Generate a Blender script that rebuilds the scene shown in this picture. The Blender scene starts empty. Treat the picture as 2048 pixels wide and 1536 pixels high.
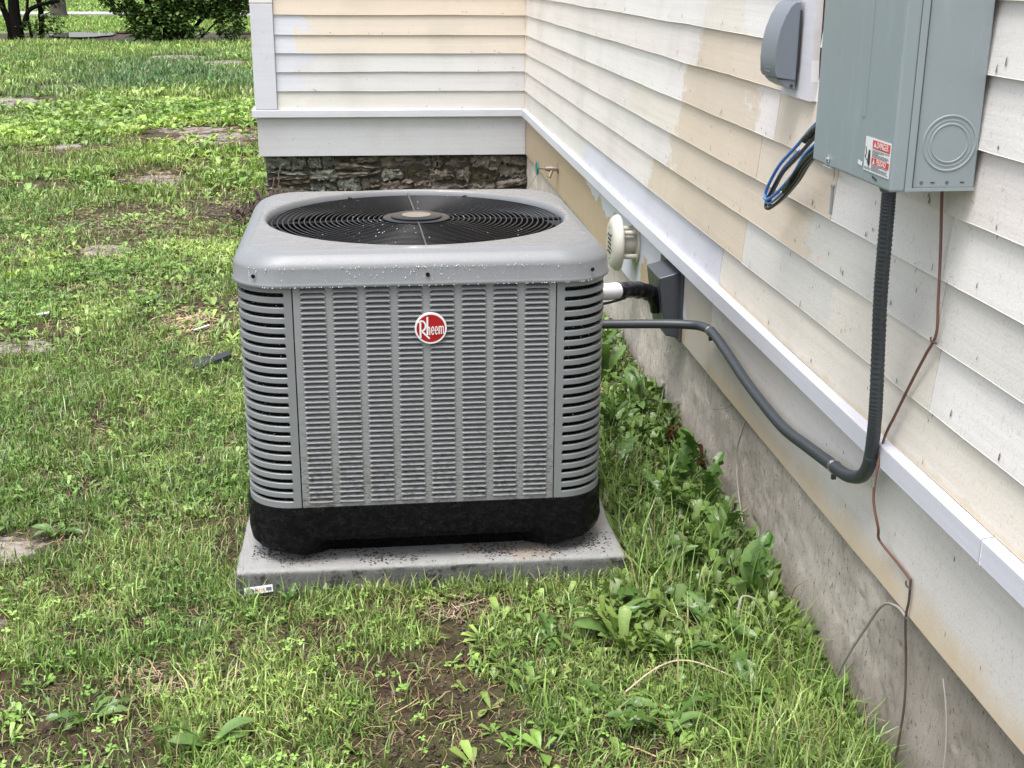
import bpy, math, random
import numpy as np
from mathutils import Vector, Matrix

random.seed(7)
RNG = np.random.default_rng(11)
SC = bpy.context.scene
COL = SC.collection

# ------------------------------------------------------------------ camera
CAM_POS = (-1.08931, -3.40793, 1.25793)
PITCH, ROLL, YAW = 0.3156, 0.00623, 0.10606
cp, sp = math.cos(PITCH), math.sin(PITCH)
cy_, sy_ = math.cos(YAW), math.sin(YAW)
fwd = Vector((sy_ * cp, cy_ * cp, -sp))
rgt = Vector((cy_, -sy_, 0.0))
upv = rgt.cross(fwd)
r2 = math.cos(ROLL) * rgt + math.sin(ROLL) * upv
u2 = -math.sin(ROLL) * rgt + math.cos(ROLL) * upv
cam_d = bpy.data.cameras.new('camera')
cam = bpy.data.objects.new('camera', cam_d)
COL.objects.link(cam)
cam.matrix_world = Matrix(((r2.x, u2.x, -fwd.x, CAM_POS[0]), (r2.y, u2.y, -fwd.y, CAM_POS[1]),
                           (r2.z, u2.z, -fwd.z, CAM_POS[2]), (0, 0, 0, 1)))
cam_d.sensor_width = 36.0
cam_d.lens = 2529.24 / 2048 * 36.0
cam_d.clip_start = 0.05
cam_d.clip_end = 900
SC.camera = cam

# ------------------------------------------------------------------ world, sun, exposure (overcast daylight after rain)
SUN_EL, SUN_AZ = math.radians(72), math.radians(215)     # azimuth from +Y clockwise: light comes from behind-left of the camera
world = bpy.data.worlds.new("World")
SC.world = world
world.use_nodes = True
wn, wl = world.node_tree.nodes, world.node_tree.links
wn.clear()
sky = wn.new('ShaderNodeTexSky')
sky.sky_type = 'NISHITA'
sky.sun_disc = False
sky.sun_elevation = SUN_EL
sky.sun_rotation = SUN_AZ
sky.dust_density = 4.0
hsv = wn.new('ShaderNodeHueSaturation')
hsv.inputs['Saturation'].default_value = 0.42
bg = wn.new('ShaderNodeBackground')
bg.inputs['Strength'].default_value = 0.15
wo = wn.new('ShaderNodeOutputWorld')
wl.new(sky.outputs[0], hsv.inputs['Color'])
wl.new(hsv.outputs[0], bg.inputs['Color'])
wl.new(bg.outputs[0], wo.inputs['Surface'])
sun_d = bpy.data.lights.new('sun', 'SUN')
sun_d.energy = 1.45
sun_d.angle = math.radians(30)
sun_d.color = (1.0, 0.975, 0.95)
sun = bpy.data.objects.new('sun', sun_d)
COL.objects.link(sun)
sdir = Vector((math.sin(SUN_AZ) * math.cos(SUN_EL), math.cos(SUN_AZ) * math.cos(SUN_EL), math.sin(SUN_EL)))
sun.rotation_euler = (-sdir).to_track_quat('-Z', 'Y').to_euler()
sun.location = sdir * 30
SC.view_settings.view_transform = 'Standard'
SC.view_settings.look = 'None'
SC.view_settings.gamma = 1.0
SC.view_settings.use_curve_mapping = False
SC.view_settings.exposure = 1.12

# ------------------------------------------------------------------ helpers
def tag(o, label=None, cat=None, group=None, kind=None):
    if label: o['label'] = label
    if cat: o['category'] = cat
    if group: o['group'] = group
    if kind: o['kind'] = kind
    return o

def empty(name, loc, label, cat, group=None, rz=0.0):
    o = bpy.data.objects.new(name, None)
    COL.objects.link(o)
    o.location = loc
    o.rotation_euler = (0, 0, rz)
    o.empty_display_size = 0.1
    return tag(o, label, cat, group)

class MB:
    def __init__(s):
        s.v = []; s.f = []
    def add(s, vs, fs):
        b = len(s.v)
        s.v.extend([tuple(map(float, q)) for q in vs])
        s.f.extend([tuple(i + b for i in f) for f in fs])
        return s
    def box(s, a, b):
        x0, y0, z0 = a; x1, y1, z1 = b
        vs = [(x0,y0,z0),(x1,y0,z0),(x1,y1,z0),(x0,y1,z0),(x0,y0,z1),(x1,y0,z1),(x1,y1,z1),(x0,y1,z1)]
        return s.add(vs, [(0,3,2,1),(4,5,6,7),(0,1,5,4),(1,2,6,5),(2,3,7,6),(3,0,4,7)])
    def grid(s, rows, closed=False, flip=False):
        n = len(rows[0]); m = len(rows)
        vs = [p for r in rows for p in r]; fs = []
        for i in range(m - 1):
            for j in range(n if closed else n - 1):
                k = (j + 1) % n
                q = (i*n+j, i*n+k, (i+1)*n+k, (i+1)*n+j)
                fs.append(q[::-1] if flip else q)
        return s.add(vs, fs)
    def tube(s, pts, r, n=10, caps=True, smooth=True):
        P = [Vector(p) for p in pts]
        rad = r if callable(r) else (lambda t: r)
        if smooth and len(P) > 2: P = catmull(P)
        m = len(P)
        T = [(P[min(i+1, m-1)] - P[max(i-1, 0)]).normalized() for i in range(m)]
        a = Vector((0,0,1)) if abs(T[0].z) < .9 else Vector((1,0,0))
        nrm = T[0].cross(a).normalized(); rows = []
        for i in range(m):
            nrm = (nrm - T[i] * nrm.dot(T[i])).normalized()
            bn = T[i].cross(nrm)
            rr = rad(i / (m - 1))
            rows.append([P[i] + rr * (math.cos(2*math.pi*k/n) * nrm + math.sin(2*math.pi*k/n) * bn) for k in range(n)])
        b = len(s.v)
        s.grid(rows, closed=True)
        if caps:
            s.f.append(tuple(b + k for k in range(n))[::-1])
            s.f.append(tuple(b + (m-1)*n + k for k in range(n)))
        return s
    def disc(s, c, ax, r, th, n=28, r2=None):
        c = Vector(c); ax = Vector(ax).normalized()
        a = Vector((0,0,1)) if abs(ax.z) < .9 else Vector((1,0,0))
        u = ax.cross(a).normalized(); w = ax.cross(u)
        r2 = r if r2 is None else r2
        rows = [[c + q*(math.cos(2*math.pi*k/n)*u + math.sin(2*math.pi*k/n)*w) + ax*h for k in range(n)] for q, h in ((r, 0), (r, th*.7), (r2 if r2 < r else r*.97, th))]
        b = len(s.v)
        s.grid(rows, closed=True)
        s.f.append(tuple(b+k for k in range(n))[::-1]); s.f.append(tuple(b+2*n+k for k in range(n)))
        return s
    def build(s, name, mat, parent=None, smooth=False, bevel=0, kind=None, xf=None, bseg=2, angle=40):
        V = np.array(s.v, float)
        if xf is not None: V = np.array([tuple(xf @ Vector(p)) for p in s.v])
        c = (V.min(0) + V.max(0)) / 2; c[2] = V[:, 2].min()
        me = bpy.data.meshes.new(name)
        me.from_pydata((V - c).tolist(), [], s.f)
        me.update()
        o = bpy.data.objects.new(name, me); COL.objects.link(o)
        if mat: me.materials.append(mat)
        if parent is not None:
            o.parent = parent
        o.location = c
        if smooth:
            me.shade_smooth()
            try: me.set_sharp_from_angle(angle=math.radians(angle))
            except Exception: pass
        if bevel:
            bv = o.modifiers.new('bevel', 'BEVEL'); bv.width = bevel; bv.segments = bseg; bv.limit_method = 'ANGLE'; bv.angle_limit = math.radians(35)
        if kind: o['kind'] = kind
        return o

def catmull(P, k=6):
    out = []
    for i in range(len(P) - 1):
        p0 = P[max(i-1, 0)]; p1 = P[i]; p2 = P[i+1]; p3 = P[min(i+2, len(P)-1)]
        for j in range(k):
            t = j / k
            out.append(.5*((2*p1) + (p2-p0)*t + (2*p0-5*p1+4*p2-p3)*t*t + (3*p1-p0-3*p2+p3)*t*t*t))
    out.append(P[-1]); return out

def W2L(parent, pts):          # world points into a parent that only has a location (and z rotation)
    m = Matrix.Translation(parent.location) @ Matrix.Rotation(parent.rotation_euler.z, 4, 'Z')
    mi = m.inverted()
    return [mi @ Vector(p) for p in pts]

def clone(o, parent=None, loc=None, rot=None, scl=None):
    c = o.copy(); COL.objects.link(c)
    if parent is not None: c.parent = parent
    if loc is not None: c.location = loc
    if rot is not None: c.rotation_euler = rot
    if scl is not None: c.scale = scl
    return c

# value noise
_T = np.random.default_rng(3).random((256, 256))
def vnoise(x, y, s=1.0):
    x = np.asarray(x, float) / s + 1000; y = np.asarray(y, float) / s + 1000
    xi = np.floor(x).astype(int); yi = np.floor(y).astype(int)
    fx = x - xi; fy = y - yi
    fx = fx*fx*(3-2*fx); fy = fy*fy*(3-2*fy)
    g = lambda a, b: _T[a & 255, b & 255]
    return (g(xi, yi)*(1-fx)+g(xi+1, yi)*fx)*(1-fy) + (g(xi, yi+1)*(1-fx)+g(xi+1, yi+1)*fx)*fy
def fbm(x, y, s=1.0, o=4):
    t = 0; a = .5; n = 0
    for i in range(o):
        t = t + a*vnoise(x + i*17.3, y - i*9.1, s/2**i); n += a; a *= .5
    return t/n

# ------------------------------------------------------------------ materials
class NT:
    def __init__(s, name, rough=.6, spec=.5, metal=0.0):
        s.m = bpy.data.materials.new(name); s.m.use_nodes = True
        s.n = s.m.node_tree.nodes; s.l = s.m.node_tree.links
        s.b = s.n['Principled BSDF']; s.out = s.n['Material Output']
        s.b.inputs['Roughness'].default_value = rough
        s.b.inputs['Specular IOR Level'].default_value = spec
        s.b.inputs['Metallic'].default_value = metal
        s.geo = s.n.new('ShaderNodeNewGeometry')
        s.P = s.geo.outputs['Position']
    def sep(s):
        x = s.n.new('ShaderNodeSeparateXYZ'); s.l.new(s.P, x.inputs[0]); return x.outputs
    def noise(s, scale, vec=None, stretch=None, detail=4, rough=.55):
        t = s.n.new('ShaderNodeTexNoise'); t.inputs['Scale'].default_value = scale
        t.inputs['Detail'].default_value = detail; t.inputs['Roughness'].default_value = rough
        v = vec or s.P
        if stretch:
            mp = s.n.new('ShaderNodeMapping'); mp.inputs['Scale'].default_value = stretch
            s.l.new(v, mp.inputs['Vector']); v = mp.outputs[0]
        s.l.new(v, t.inputs['Vector']); return t.outputs['Fac']
    def vor(s, scale, stretch=None, feature='F1', out='Distance'):
        t = s.n.new('ShaderNodeTexVoronoi'); t.inputs['Scale'].default_value = scale; t.feature = feature
        v = s.P
        if stretch:
            mp = s.n.new('ShaderNodeMapping'); mp.inputs['Scale'].default_value = stretch
            s.l.new(v, mp.inputs['Vector']); v = mp.outputs[0]
        s.l.new(v, t.inputs['Vector']); return t.outputs[out]
    def math(s, op, a, b=None, c=None):
        t = s.n.new('ShaderNodeMath'); t.operation = op
        for i, q in enumerate((a, b, c)):
            if q is None: continue
            if isinstance(q, (int, float)): t.inputs[i].default_value = q
            else: s.l.new(q, t.inputs[i])
        return t.outputs[0]
    def rng(s, v, a, b, c=0.0, d=1.0):
        t = s.n.new('ShaderNodeMapRange'); t.interpolation_type = 'SMOOTHSTEP'
        s.l.new(v, t.inputs[0])
        for i, q in enumerate((a, b, c, d)): t.inputs[i+1].default_value = q
        return t.outputs[0]
    def mix(s, f, a, b, mode='MIX'):
        t = s.n.new('ShaderNodeMix'); t.data_type = 'RGBA'; t.blend_type = mode
        if isinstance(f, (int, float)): t.inputs[0].default_value = f
        else: s.l.new(f, t.inputs[0])
        for q, i in ((a, 6), (b, 7)):
            if isinstance(q, tuple): t.inputs[i].default_value = (*q[:3], 1)
            else: s.l.new(q, t.inputs[i])
        return t.outputs[2]
    def color(s, c):
        if isinstance(c, tuple): s.b.inputs['Base Color'].default_value = (*c[:3], 1)
        else: s.l.new(c, s.b.inputs['Base Color'])
        return s
    def bump(s, h, strength=.3, dist=.002):
        t = s.n.new('ShaderNodeBump'); t.inputs['Strength'].default_value = strength; t.inputs['Distance'].default_value = dist
        s.l.new(h, t.inputs['Height']); s.l.new(t.outputs[0], s.b.inputs['Normal']); return s
    def rough(s, r):
        if isinstance(r, (int, float)): s.b.inputs['Roughness'].default_value = r
        else: s.l.new(r, s.b.inputs['Roughness'])
        return s

def simple(name, col, rough=.5, metal=0.0, spec=.5, var=.12, scale=40, bump=.0):
    t = NT(name, rough, spec, metal)
    n = t.noise(scale)
    a = tuple(c*(1-var) for c in col); b = tuple(min(1, c*(1+var)) for c in col)
    t.color(t.mix(n, a, b))
    if bump: t.bump(n, bump, .002)
    return t.m

def paint_board(name, along, cols, cuts, speck=.5, grain=1.0, dirt=(.30,.27,.22), lowstain=None):
    """painted wood: colour changes (old coats, primer) at ragged cuts along the board; along=1 runs in y, 0 in x"""
    t = NT(name, .55, .35)
    X, Y, Z = t.sep()
    L = Y if along == 1 else X
    st = (30, 1.2, 60) if along == 1 else (1.2, 30, 60)
    n1 = t.noise(9.0, detail=5, rough=.65)
    wob = t.math('MULTIPLY', t.math('SUBTRACT', n1, .5), .50)
    wob2 = t.math('MULTIPLY', t.math('SUBTRACT', t.noise(1.0, stretch=(60, 14, 90) if along == 1 else (14, 60, 90), detail=8, rough=.8), .5), .22)
    Lw = t.math('ADD', t.math('ADD', L, wob), wob2)
    c = cols[0]
    for k, q in zip(cuts, cols[1:]):
        m = t.rng(Lw, k - .022, k + .022, 1.0, 0.0)
        c = t.mix(m, c, q)
    g = t.noise(1.0, stretch=st, detail=6, rough=.7)
    big = t.noise(3.0, detail=3)
    c = t.mix(t.rng(g, .42, .75, 0, .38), c, tuple(.80*q for q in cols[-1]))
    c = t.mix(t.rng(big, .45, .75, 0, .18), c, dirt)
    # rust and mildew specks
    v = t.vor(46, stretch=(1, 1, .45) )
    pick = t.noise(13, detail=2)
    sp_ = t.math('MULTIPLY', t.rng(v, .07, .13, 1, 0), t.rng(pick, .55, .62))
    c = t.mix(t.math('MULTIPLY', sp_, speck), c, (.10, .085, .07))
    chip = t.math('MULTIPLY', t.rng(t.noise(1.0, stretch=(60, 22, 60) if along == 1 else (22, 60, 60), detail=5, rough=.75), .655, .665), t.rng(t.noise(4, detail=3), .48, .56))
    c = t.mix(t.math('MULTIPLY', chip, .7*speck), c, (.36, .29, .21))
    v2 = t.noise(170, detail=2)
    c = t.mix(t.math('MULTIPLY', t.rng(v2, .64, .74), .30*speck), c, (.2, .18, .16))
    pk = t.noise(1.0, stretch=(190, 190, 70), detail=3, rough=.7)
    c = t.mix(t.math('MULTIPLY', t.rng(pk, .57, .68), .32*speck), c, (.30, .27, .24))
    if lowstain:
        z0, h, col = lowstain
        m = t.rng(t.math('ADD', Z, t.math('MULTIPLY', t.math('SUBTRACT', t.noise(14, detail=5), .5), h*1.3)), z0, z0 + h, 1, 0)
        c = t.mix(t.math('MULTIPLY', m, .85), c, col)
    t.color(c)
    hb = t.math('ADD', t.math('MULTIPLY', g, .8), t.math('MULTIPLY', t.noise(220, detail=2), .5))
    t.bump(hb, .55 * grain, .0016)
    return t.m

WHT = (.77, .745, .715); PNK = (.75, .705, .675); CRM = (.65, .555, .44); TAN = (.44, .345, .245); LAV = (.62, .625, .685); GRY = (.66, .64, .595)
CRW = (.74, .69, .61); PCH = (.67, .585, .48)

M = {}
M['primer'] = paint_board('primer_trim_paint', 1, [LAV], [], .35, .7)
M['primer_x'] = paint_board('primer_trim_paint_x', 0, [LAV], [], .35, .7)

def ac_paint(name, col, streak=0):
    t = NT(name, .38, .5)
    n = t.noise(25, detail=4); f = t.noise(420, detail=2)
    c = t.mix(n, tuple(q*.92 for q in col), tuple(q*1.06 for q in col))
    c = t.mix(t.rng(f, .6, .75, 0, .25), c, tuple(q*1.35 for q in col))
    X, Y, Z = t.sep()
    if streak == 1:      # splashed soil on the lower louvres
        sp1 = t.noise(1.0, stretch=(90, 90, 330), detail=4, rough=.7)
        zz = t.rng(t.math('ADD', Z, t.math('MULTIPLY', t.noise(6), .22)), .22, .66, 1, 0)
        m = t.math('MULTIPLY', t.rng(sp1, .51, .60), zz)
        c = t.mix(t.math('MULTIPLY', m, .85), c, (.055, .042, .035))
        blot = t.noise(30, detail=5)
        c = t.mix(t.math('MULTIPLY', t.rng(blot, .5, .7, 0, .35), zz), c, (.16, .13, .11))
    t.color(c); t.bump(f, .06, .001)
    return t.m
M['ac'] = ac_paint('grey_cabinet_paint', (.212, .224, .232))
M['ac_louver'] = ac_paint('grey_louver_paint', (.258, .267, .274), 1)
# cap: wet film, water patches
t = NT('wet_grey_cap_paint', .3, .6)
n = t.noise(14, detail=5, rough=.6)
w1 = t.noise(1.0, stretch=(26, 60, 26), detail=5, rough=.7)
mud = t.rng(w1, .5, .66, 0, .30)
c = t.mix(n, (.165, .176, .186), (.195, .204, .212))
X, Y, Z = t.sep()
top = t.rng(Z, .728, .734)
c = t.mix(t.math('MULTIPLY', top, .65), c, (.205, .196, .188))
c = t.mix(t.math('MULTIPLY', mud, top), c, (.14, .13, .12))
fs = t.noise(260, detail=3)
c = t.mix(t.rng(fs, .56, .70, 0, .35), c, (.28, .28, .28))
t.color(c)
wet = t.noise(1.0, stretch=(12, 40, 12), detail=6, rough=.65)
t.rough(t.math('ADD', .43, t.math('MULTIPLY', top, t.rng(wet, .40, .60, -.20, .14))))
dr = t.vor(190)
t.bump(t.math('ADD', t.math('MULTIPLY', t.rng(dr, .0, .35, 1, 0), .5), t.math('MULTIPLY', t.math('MULTIPLY', wet, top), 1.5)), .30, .0012)
M['ac_cap'] = t.m
M['black_metal'] = simple('black_coated_wire', (.005, .005, .006), .3, 0.0, .3, var=.3)
M['spoke_wet'] = simple('wet_black_strap', (.025, .027, .030), .25)
M['black_in'] = simple('black_interior', (.003, .003, .0035), .7, 0.0, .2, var=.3)
t = NT('black_wet_base_plastic', .28, .11)
c = t.mix(t.rng(t.noise(55, detail=6, rough=.75), .45, .7), (.002, .002, .003), (.007, .007, .009))
v = t.vor(330)
sel = t.rng(t.noise(40, detail=4), .50, .58)
c = t.mix(t.math('MULTIPLY', t.rng(v, .12, .22, 1, 0), t.math('MULTIPLY', sel, .5)), c, (.25, .24, .23))
t.color(c); t.rough(t.rng(t.noise(60), .4, .6, .16, .7)); t.bump(t.noise(70, detail=6, rough=.75), 1.0, .012)
M['ac_base'] = t.m
t = NT('coil_fins', .35, .5, .6)
c = t.mix(t.rng(t.noise(300, detail=3), .56, .68), (.008, .008, .009), (.09, .09, .09)); t.color(c)
t.bump(t.noise(1, stretch=(500, 500, 30), detail=2), .7, .003)
M['coil'] = t.m
M['red'] = simple('red_enamel', (.36, .014, .018), .22, var=.25, scale=60)
M['white'] = simple('white_enamel', (.78, .78, .78), .3, var=.04)
M['chrome'] = simple('bright_zinc', (.6, .6, .6), .25, .9)
M['beige'] = simple('beige_sticker', (.20, .165, .135), .4)
t = NT('water_drop', .05, 1.0); t.color((.85, .88, .9)); t.b.inputs['Transmission Weight'].default_value = .35; t.b.inputs['IOR'].default_value = 1.33
M['drop'] = t.m

t = NT('wet_concrete_pad', .5, .45)
n = t.noise(18, detail=6, rough=.7); X, Y, Z = t.sep()
c = t.mix(n, (.25, .25, .243), (.41, .41, .40))
c = t.mix(t.rng(t.noise(200, detail=4, rough=.8), .55, .68, 0, .5), c, (.12, .115, .11))
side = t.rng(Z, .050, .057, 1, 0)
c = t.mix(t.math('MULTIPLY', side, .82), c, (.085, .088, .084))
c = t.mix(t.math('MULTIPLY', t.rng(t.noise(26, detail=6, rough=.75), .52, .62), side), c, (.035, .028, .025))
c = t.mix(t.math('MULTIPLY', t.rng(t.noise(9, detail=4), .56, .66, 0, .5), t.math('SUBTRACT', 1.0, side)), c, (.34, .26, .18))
pp = t.rng(t.noise(1, stretch=(70, 110, 70), detail=5, rough=.8), .60, .68)
near = t.rng(Y, -.94, -.86)
c = t.mix(t.math('MULTIPLY', pp, t.math('MULTIPLY', near, .8)), c, (.05, .04, .035))
t.color(c); t.rough(t.rng(n, .35, .7, .25, .6)); t.bump(t.math('ADD', t.noise(120, detail=6, rough=.8), n), .9, .005)
M['pad'] = t.m

t = NT('rough_old_concrete', .8, .25)
n = t.noise(5, detail=8, rough=.75); X, Y, Z = t.sep()
c = t.mix(t.rng(n, .25, .75), (.50, .445, .385), (.74, .675, .60))
st_ = t.noise(1, stretch=(60, 75, 9), detail=6, rough=.75)
c = t.mix(t.rng(st_, .5, .72, 0, .45), c, (.25, .205, .165))
c = t.mix(t.rng(t.noise(1, stretch=(90, 110, 60), detail=5, rough=.85), .585, .615, 0, .85), c, (.075, .06, .05))
c = t.mix(t.rng(t.noise(1, stretch=(120, 140, 90), detail=3), .66, .72, 0, .6), c, (.70, .66, .61))
big = t.noise(1.6, detail=4)
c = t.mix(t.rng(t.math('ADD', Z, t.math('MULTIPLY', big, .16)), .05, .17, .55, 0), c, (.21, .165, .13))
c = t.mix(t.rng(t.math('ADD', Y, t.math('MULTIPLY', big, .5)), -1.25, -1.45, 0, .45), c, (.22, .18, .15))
t.color(c); t.bump(t.math('ADD', t.noise(80, detail=8, rough=.85), t.math('MULTIPLY', st_, .6)), 1.0, .007)
M['found'] = t.m

def stone_mat(name, a, b, moss=.3):
    t = NT(name, .7, .35)
    n = t.noise(1, stretch=(14, 14, 60), detail=7, rough=.75)
    c = t.mix(t.rng(n, .32, .68), a, b)
    c = t.mix(t.rng(t.noise(16, detail=5), .55, .7, 0, moss), c, (.07, .085, .03))
    c = t.mix(t.rng(t.noise(1, stretch=(30, 30, 120), detail=5, rough=.8), .60, .68, 0, .6), c, (.33, .35, .31))
    t.color(c); t.bump(n, .9, .012)
    return t.m
STM = [stone_mat('slate_grey_green', (.075, .073, .062), (.25, .255, .22)), stone_mat('slate_brown', (.075, .060, .050), (.24, .20, .17), .2),
       stone_mat('slate_pale', (.09, .085, .07), (.26, .25, .21), .35), stone_mat('slate_ochre', (.045, .036, .02), (.12, .095, .055), .4)]
M['mortar'] = simple('dark_earth_mortar', (.055, .045, .037), .9, var=.5, scale=30, bump=.8)
M['box'] = simple('grey_green_enclosure', (.235, .285, .292), .42, var=.035, scale=6)
M['box2'] = simple('grey_enclosure_side', (.245, .285, .293), .42, var=.03, scale=6)
for k_, c_ in (('box', (.240, .290, .302)), ('box2', (.255, .297, .310))):
    t = NT('weathered_enclosure_paint_' + ('cover' if k_ == 'box' else 'side'), .42, .45)
    n = t.noise(5, detail=5); c = t.mix(n, tuple(q*.94 for q in c_), tuple(q*1.07 for q in c_))
    c = t.mix(t.rng(t.noise(1, stretch=(40, 40, 6), detail=6, rough=.7), .52, .72, 0, .28), c, tuple(q*1.35 for q in c_))
    c = t.mix(t.rng(t.noise(1, stretch=(90, 90, 90), detail=4, rough=.8), .67, .71, 0, .5), c, (.13, .12, .10))
    t.color(c); t.rough(t.rng(t.noise(9, detail=5), .35, .65, .3, .52)); t.bump(t.noise(3, detail=2), .15, .004); M[k_] = t.m
M['box_shade_hole'] = simple('enclosure_shade_and_hole', (.03, .035, .035), .6)
M['pvc'] = simple('grey_conduit', (.042, .050, .058), .42, var=.2, scale=20, bump=.2)
M['pvc_l'] = simple('grey_conduit_fitting', (.10, .12, .135), .4, var=.1)
M['cover'] = simple('grey_plastic_cover', (.175, .198, .228), .42, var=.07, scale=10)
M['cover_d'] = simple('dark_gasket', (.03, .032, .036), .5)
M['hood'] = simple('charcoal_plastic_hood', (.062, .068, .080), .38, var=.1, scale=12)
M['tape'] = simple('black_glossy_tape', (.008, .008, .009), .16, var=.3, scale=80, bump=.8)
M['foam'] = simple('white_pipe_insulation', (.72, .72, .74), .6, var=.05)
M['vent'] = simple('aged_beige_plastic', (.52, .50, .44), .42, var=.10, scale=14)
M['vent_d'] = simple('vent_dark', (.05, .045, .04), .7)
M['copper'] = simple('brown_insulated_wire', (.16, .075, .055), .45, var=.3, scale=30)
M['copper_d'] = simple('weathered_wire', (.075, .05, .045), .6, var=.3, scale=30)
M['blue'] = simple('blue_wire', (.06, .20, .55), .35)
M['bwire'] = simple('black_wire', (.014, .014, .015), .35)
M['teal'] = simple('teal_handle', (.02, .16, .15), .4)
M['brass'] = simple('dull_brass', (.32, .27, .22), .4, .5, var=.3)
M['greyw'] = simple('grey_cable', (.33, .30, .27), .6, var=.3, scale=30)
M['white_l'] = simple('label_white', (.72, .73, .75), .35, var=.02)
M['label_red'] = simple('label_red', (.55, .05, .04), .4, var=.05)
M['label_black'] = simple('label_black', (.02, .02, .022), .5)
M['label_grey'] = simple('label_text_grey', (.13, .13, .14), .5)
M['seal'] = simple('grey_seal_tag', (.25, .26, .27), .4)
M['slate'] = simple('dark_slate_scrap', (.025, .028, .034), .45, var=.3, scale=30, bump=.5)
M['deadleaf'] = simple('brown_dead_leaf', (.11, .042, .022), .5, var=.6, scale=50, bump=.5)
M['bark'] = simple('dark_wet_bark', (.009, .007, .006), .8, 0.0, .1, var=.5, scale=12, bump=.9)
M['bark2'] = simple('grey_brown_bark', (.075, .062, .05), .85, var=.5, scale=12, bump=.9)
M['root'] = simple('weathered_root_wood', (.085, .060, .044), .75, var=.6, scale=26, bump=.9)
t = NT('pale_flat_stone', .65, .35)
n = t.noise(10, detail=6, rough=.7)
c = t.mix(n, (.19, .165, .14), (.34, .30, .26)); c = t.mix(t.rng(t.noise(12, detail=7, rough=.7), .46, .58, 0, .9), c, (.06, .045, .032))
t.color(c); t.bump(t.noise(30, detail=7), .7, .008); M['flag'] = t.m
M['walk'] = simple('pale_sidewalk_concrete', (.46, .44, .42), .7, var=.15, scale=3)
M['tan_old'] = simple('old_tan_paint', (.42, .30, .17), .7, var=.15, scale=20)

def leafy(name, colattr=True, col=(.09, .16, .04), rough=.34, trans=.16):
    t = NT(name, rough, .45)
    if colattr:
        a = t.n.new('ShaderNodeVertexColor'); a.layer_name = 'Col'; c = a.outputs[0]
    else:
        n = t.noise(30, detail=3); c = t.mix(n, tuple(q*.7 for q in col), tuple(q*1.3 for q in col)); c = t.mix(t.rng(t.noise(160, detail=4), .58, .70, 0, .5), c, (.20, .19, .07)); t.bump(t.noise(90, detail=3), .6, .003)
    t.color(c)
    tr = t.n.new('ShaderNodeBsdfTranslucent'); mx = t.n.new('ShaderNodeMixShader'); mx.inputs[0].default_value = trans
    br = t.mix(1.0, c, (1.25, 1.35, .75), 'MULTIPLY')
    t.l.new(br, tr.inputs[0])
    t.l.new(t.b.outputs[0], mx.inputs[1]); t.l.new(tr.outputs[0], mx.inputs[2]); t.l.new(mx.outputs[0], t.out.inputs[0])
    return t.m
M['grass'] = leafy('grass_blades')
M['weed'] = leafy('weed_leaves', rough=.38)
M['dandelion'] = leafy('dandelion_leaf', False, (.075, .150, .032), .30)
M['dandelion2'] = leafy('dandelion_leaf_light', False, (.125, .215, .06), .30)
M['shrub'] = leafy('shrub_leaves', rough=.45)
t = NT('dead_straw', .7, .3); a = t.n.new('ShaderNodeVertexColor'); a.layer_name = 'Col'; t.color(a.outputs[0]); M['straw'] = t.m

# ground
t = NT('wet_lawn_soil', .8, .12)
X, Y, Z = t.sep()
n = t.noise(16, detail=8, rough=.7); b_ = t.noise(2.0, detail=6, rough=.65)
c = t.mix(t.rng(n, .3, .7), (.035, .023, .016), (.125, .085, .060))
c = t.mix(t.rng(t.noise(140, detail=3), .6, .7, 0, .5), c, (.22, .18, .14))
c = t.mix(t.rng(b_, .58, .70, 0, .65), c, (.20, .165, .135))
mossy = t.mix(t.noise(5, detail=5), (.045, .075, .018), (.10, .14, .04))
c = t.mix(t.rng(t.noise(4, detail=5), .35, .6, 0, .35), c, mossy)
far = t.rng(Y, 9, 26, 0, .85)
c = t.mix(far, c, t.mix(t.noise(.5, detail=6), (.10, .19, .04), (.19, .30, .07)))
# mulch bed below the shrubs
bed = t.math('MULTIPLY', t.rng(t.math('ADD', Y, t.math('MULTIPLY', t.noise(.9, detail=4), 1.6)), 20.4, 21.0), t.rng(t.math('ADD', Y, t.math('MULTIPLY', t.noise(1.2, detail=4), 2.0)), 25.0, 25.8, 1, 0))
c = t.mix(t.math('MULTIPLY', bed, .92), c, t.mix(t.noise(9, detail=6, rough=.8), (.014, .008, .006), (.075, .04, .03)))
t.color(c); t.rough(t.rng(n, .3, .7, .35, .8)); t.bump(t.math('ADD', t.noise(60, detail=7, rough=.8), n), .8, .012)
M['soil'] = t.m

# ================================================================== GROUND
def ground_h(x, y):
    x = np.asarray(x, float); y = np.asarray(y, float)
    h = (fbm(x, y, .6, 4) - .5) * .05 + (fbm(x+40, y, .12, 3) - .5) * .022
    k = np.clip((y - 8) / 12, 0, 1)
    h = h * (1 - .5*k) + .0
    # level around pad
    d = np.maximum(np.abs(x + .9986), np.abs(y + .5528)) - .42
    w = np.clip(d / .15, 0, 1)
    return h * (.25 + .75*w) - .004

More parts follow.
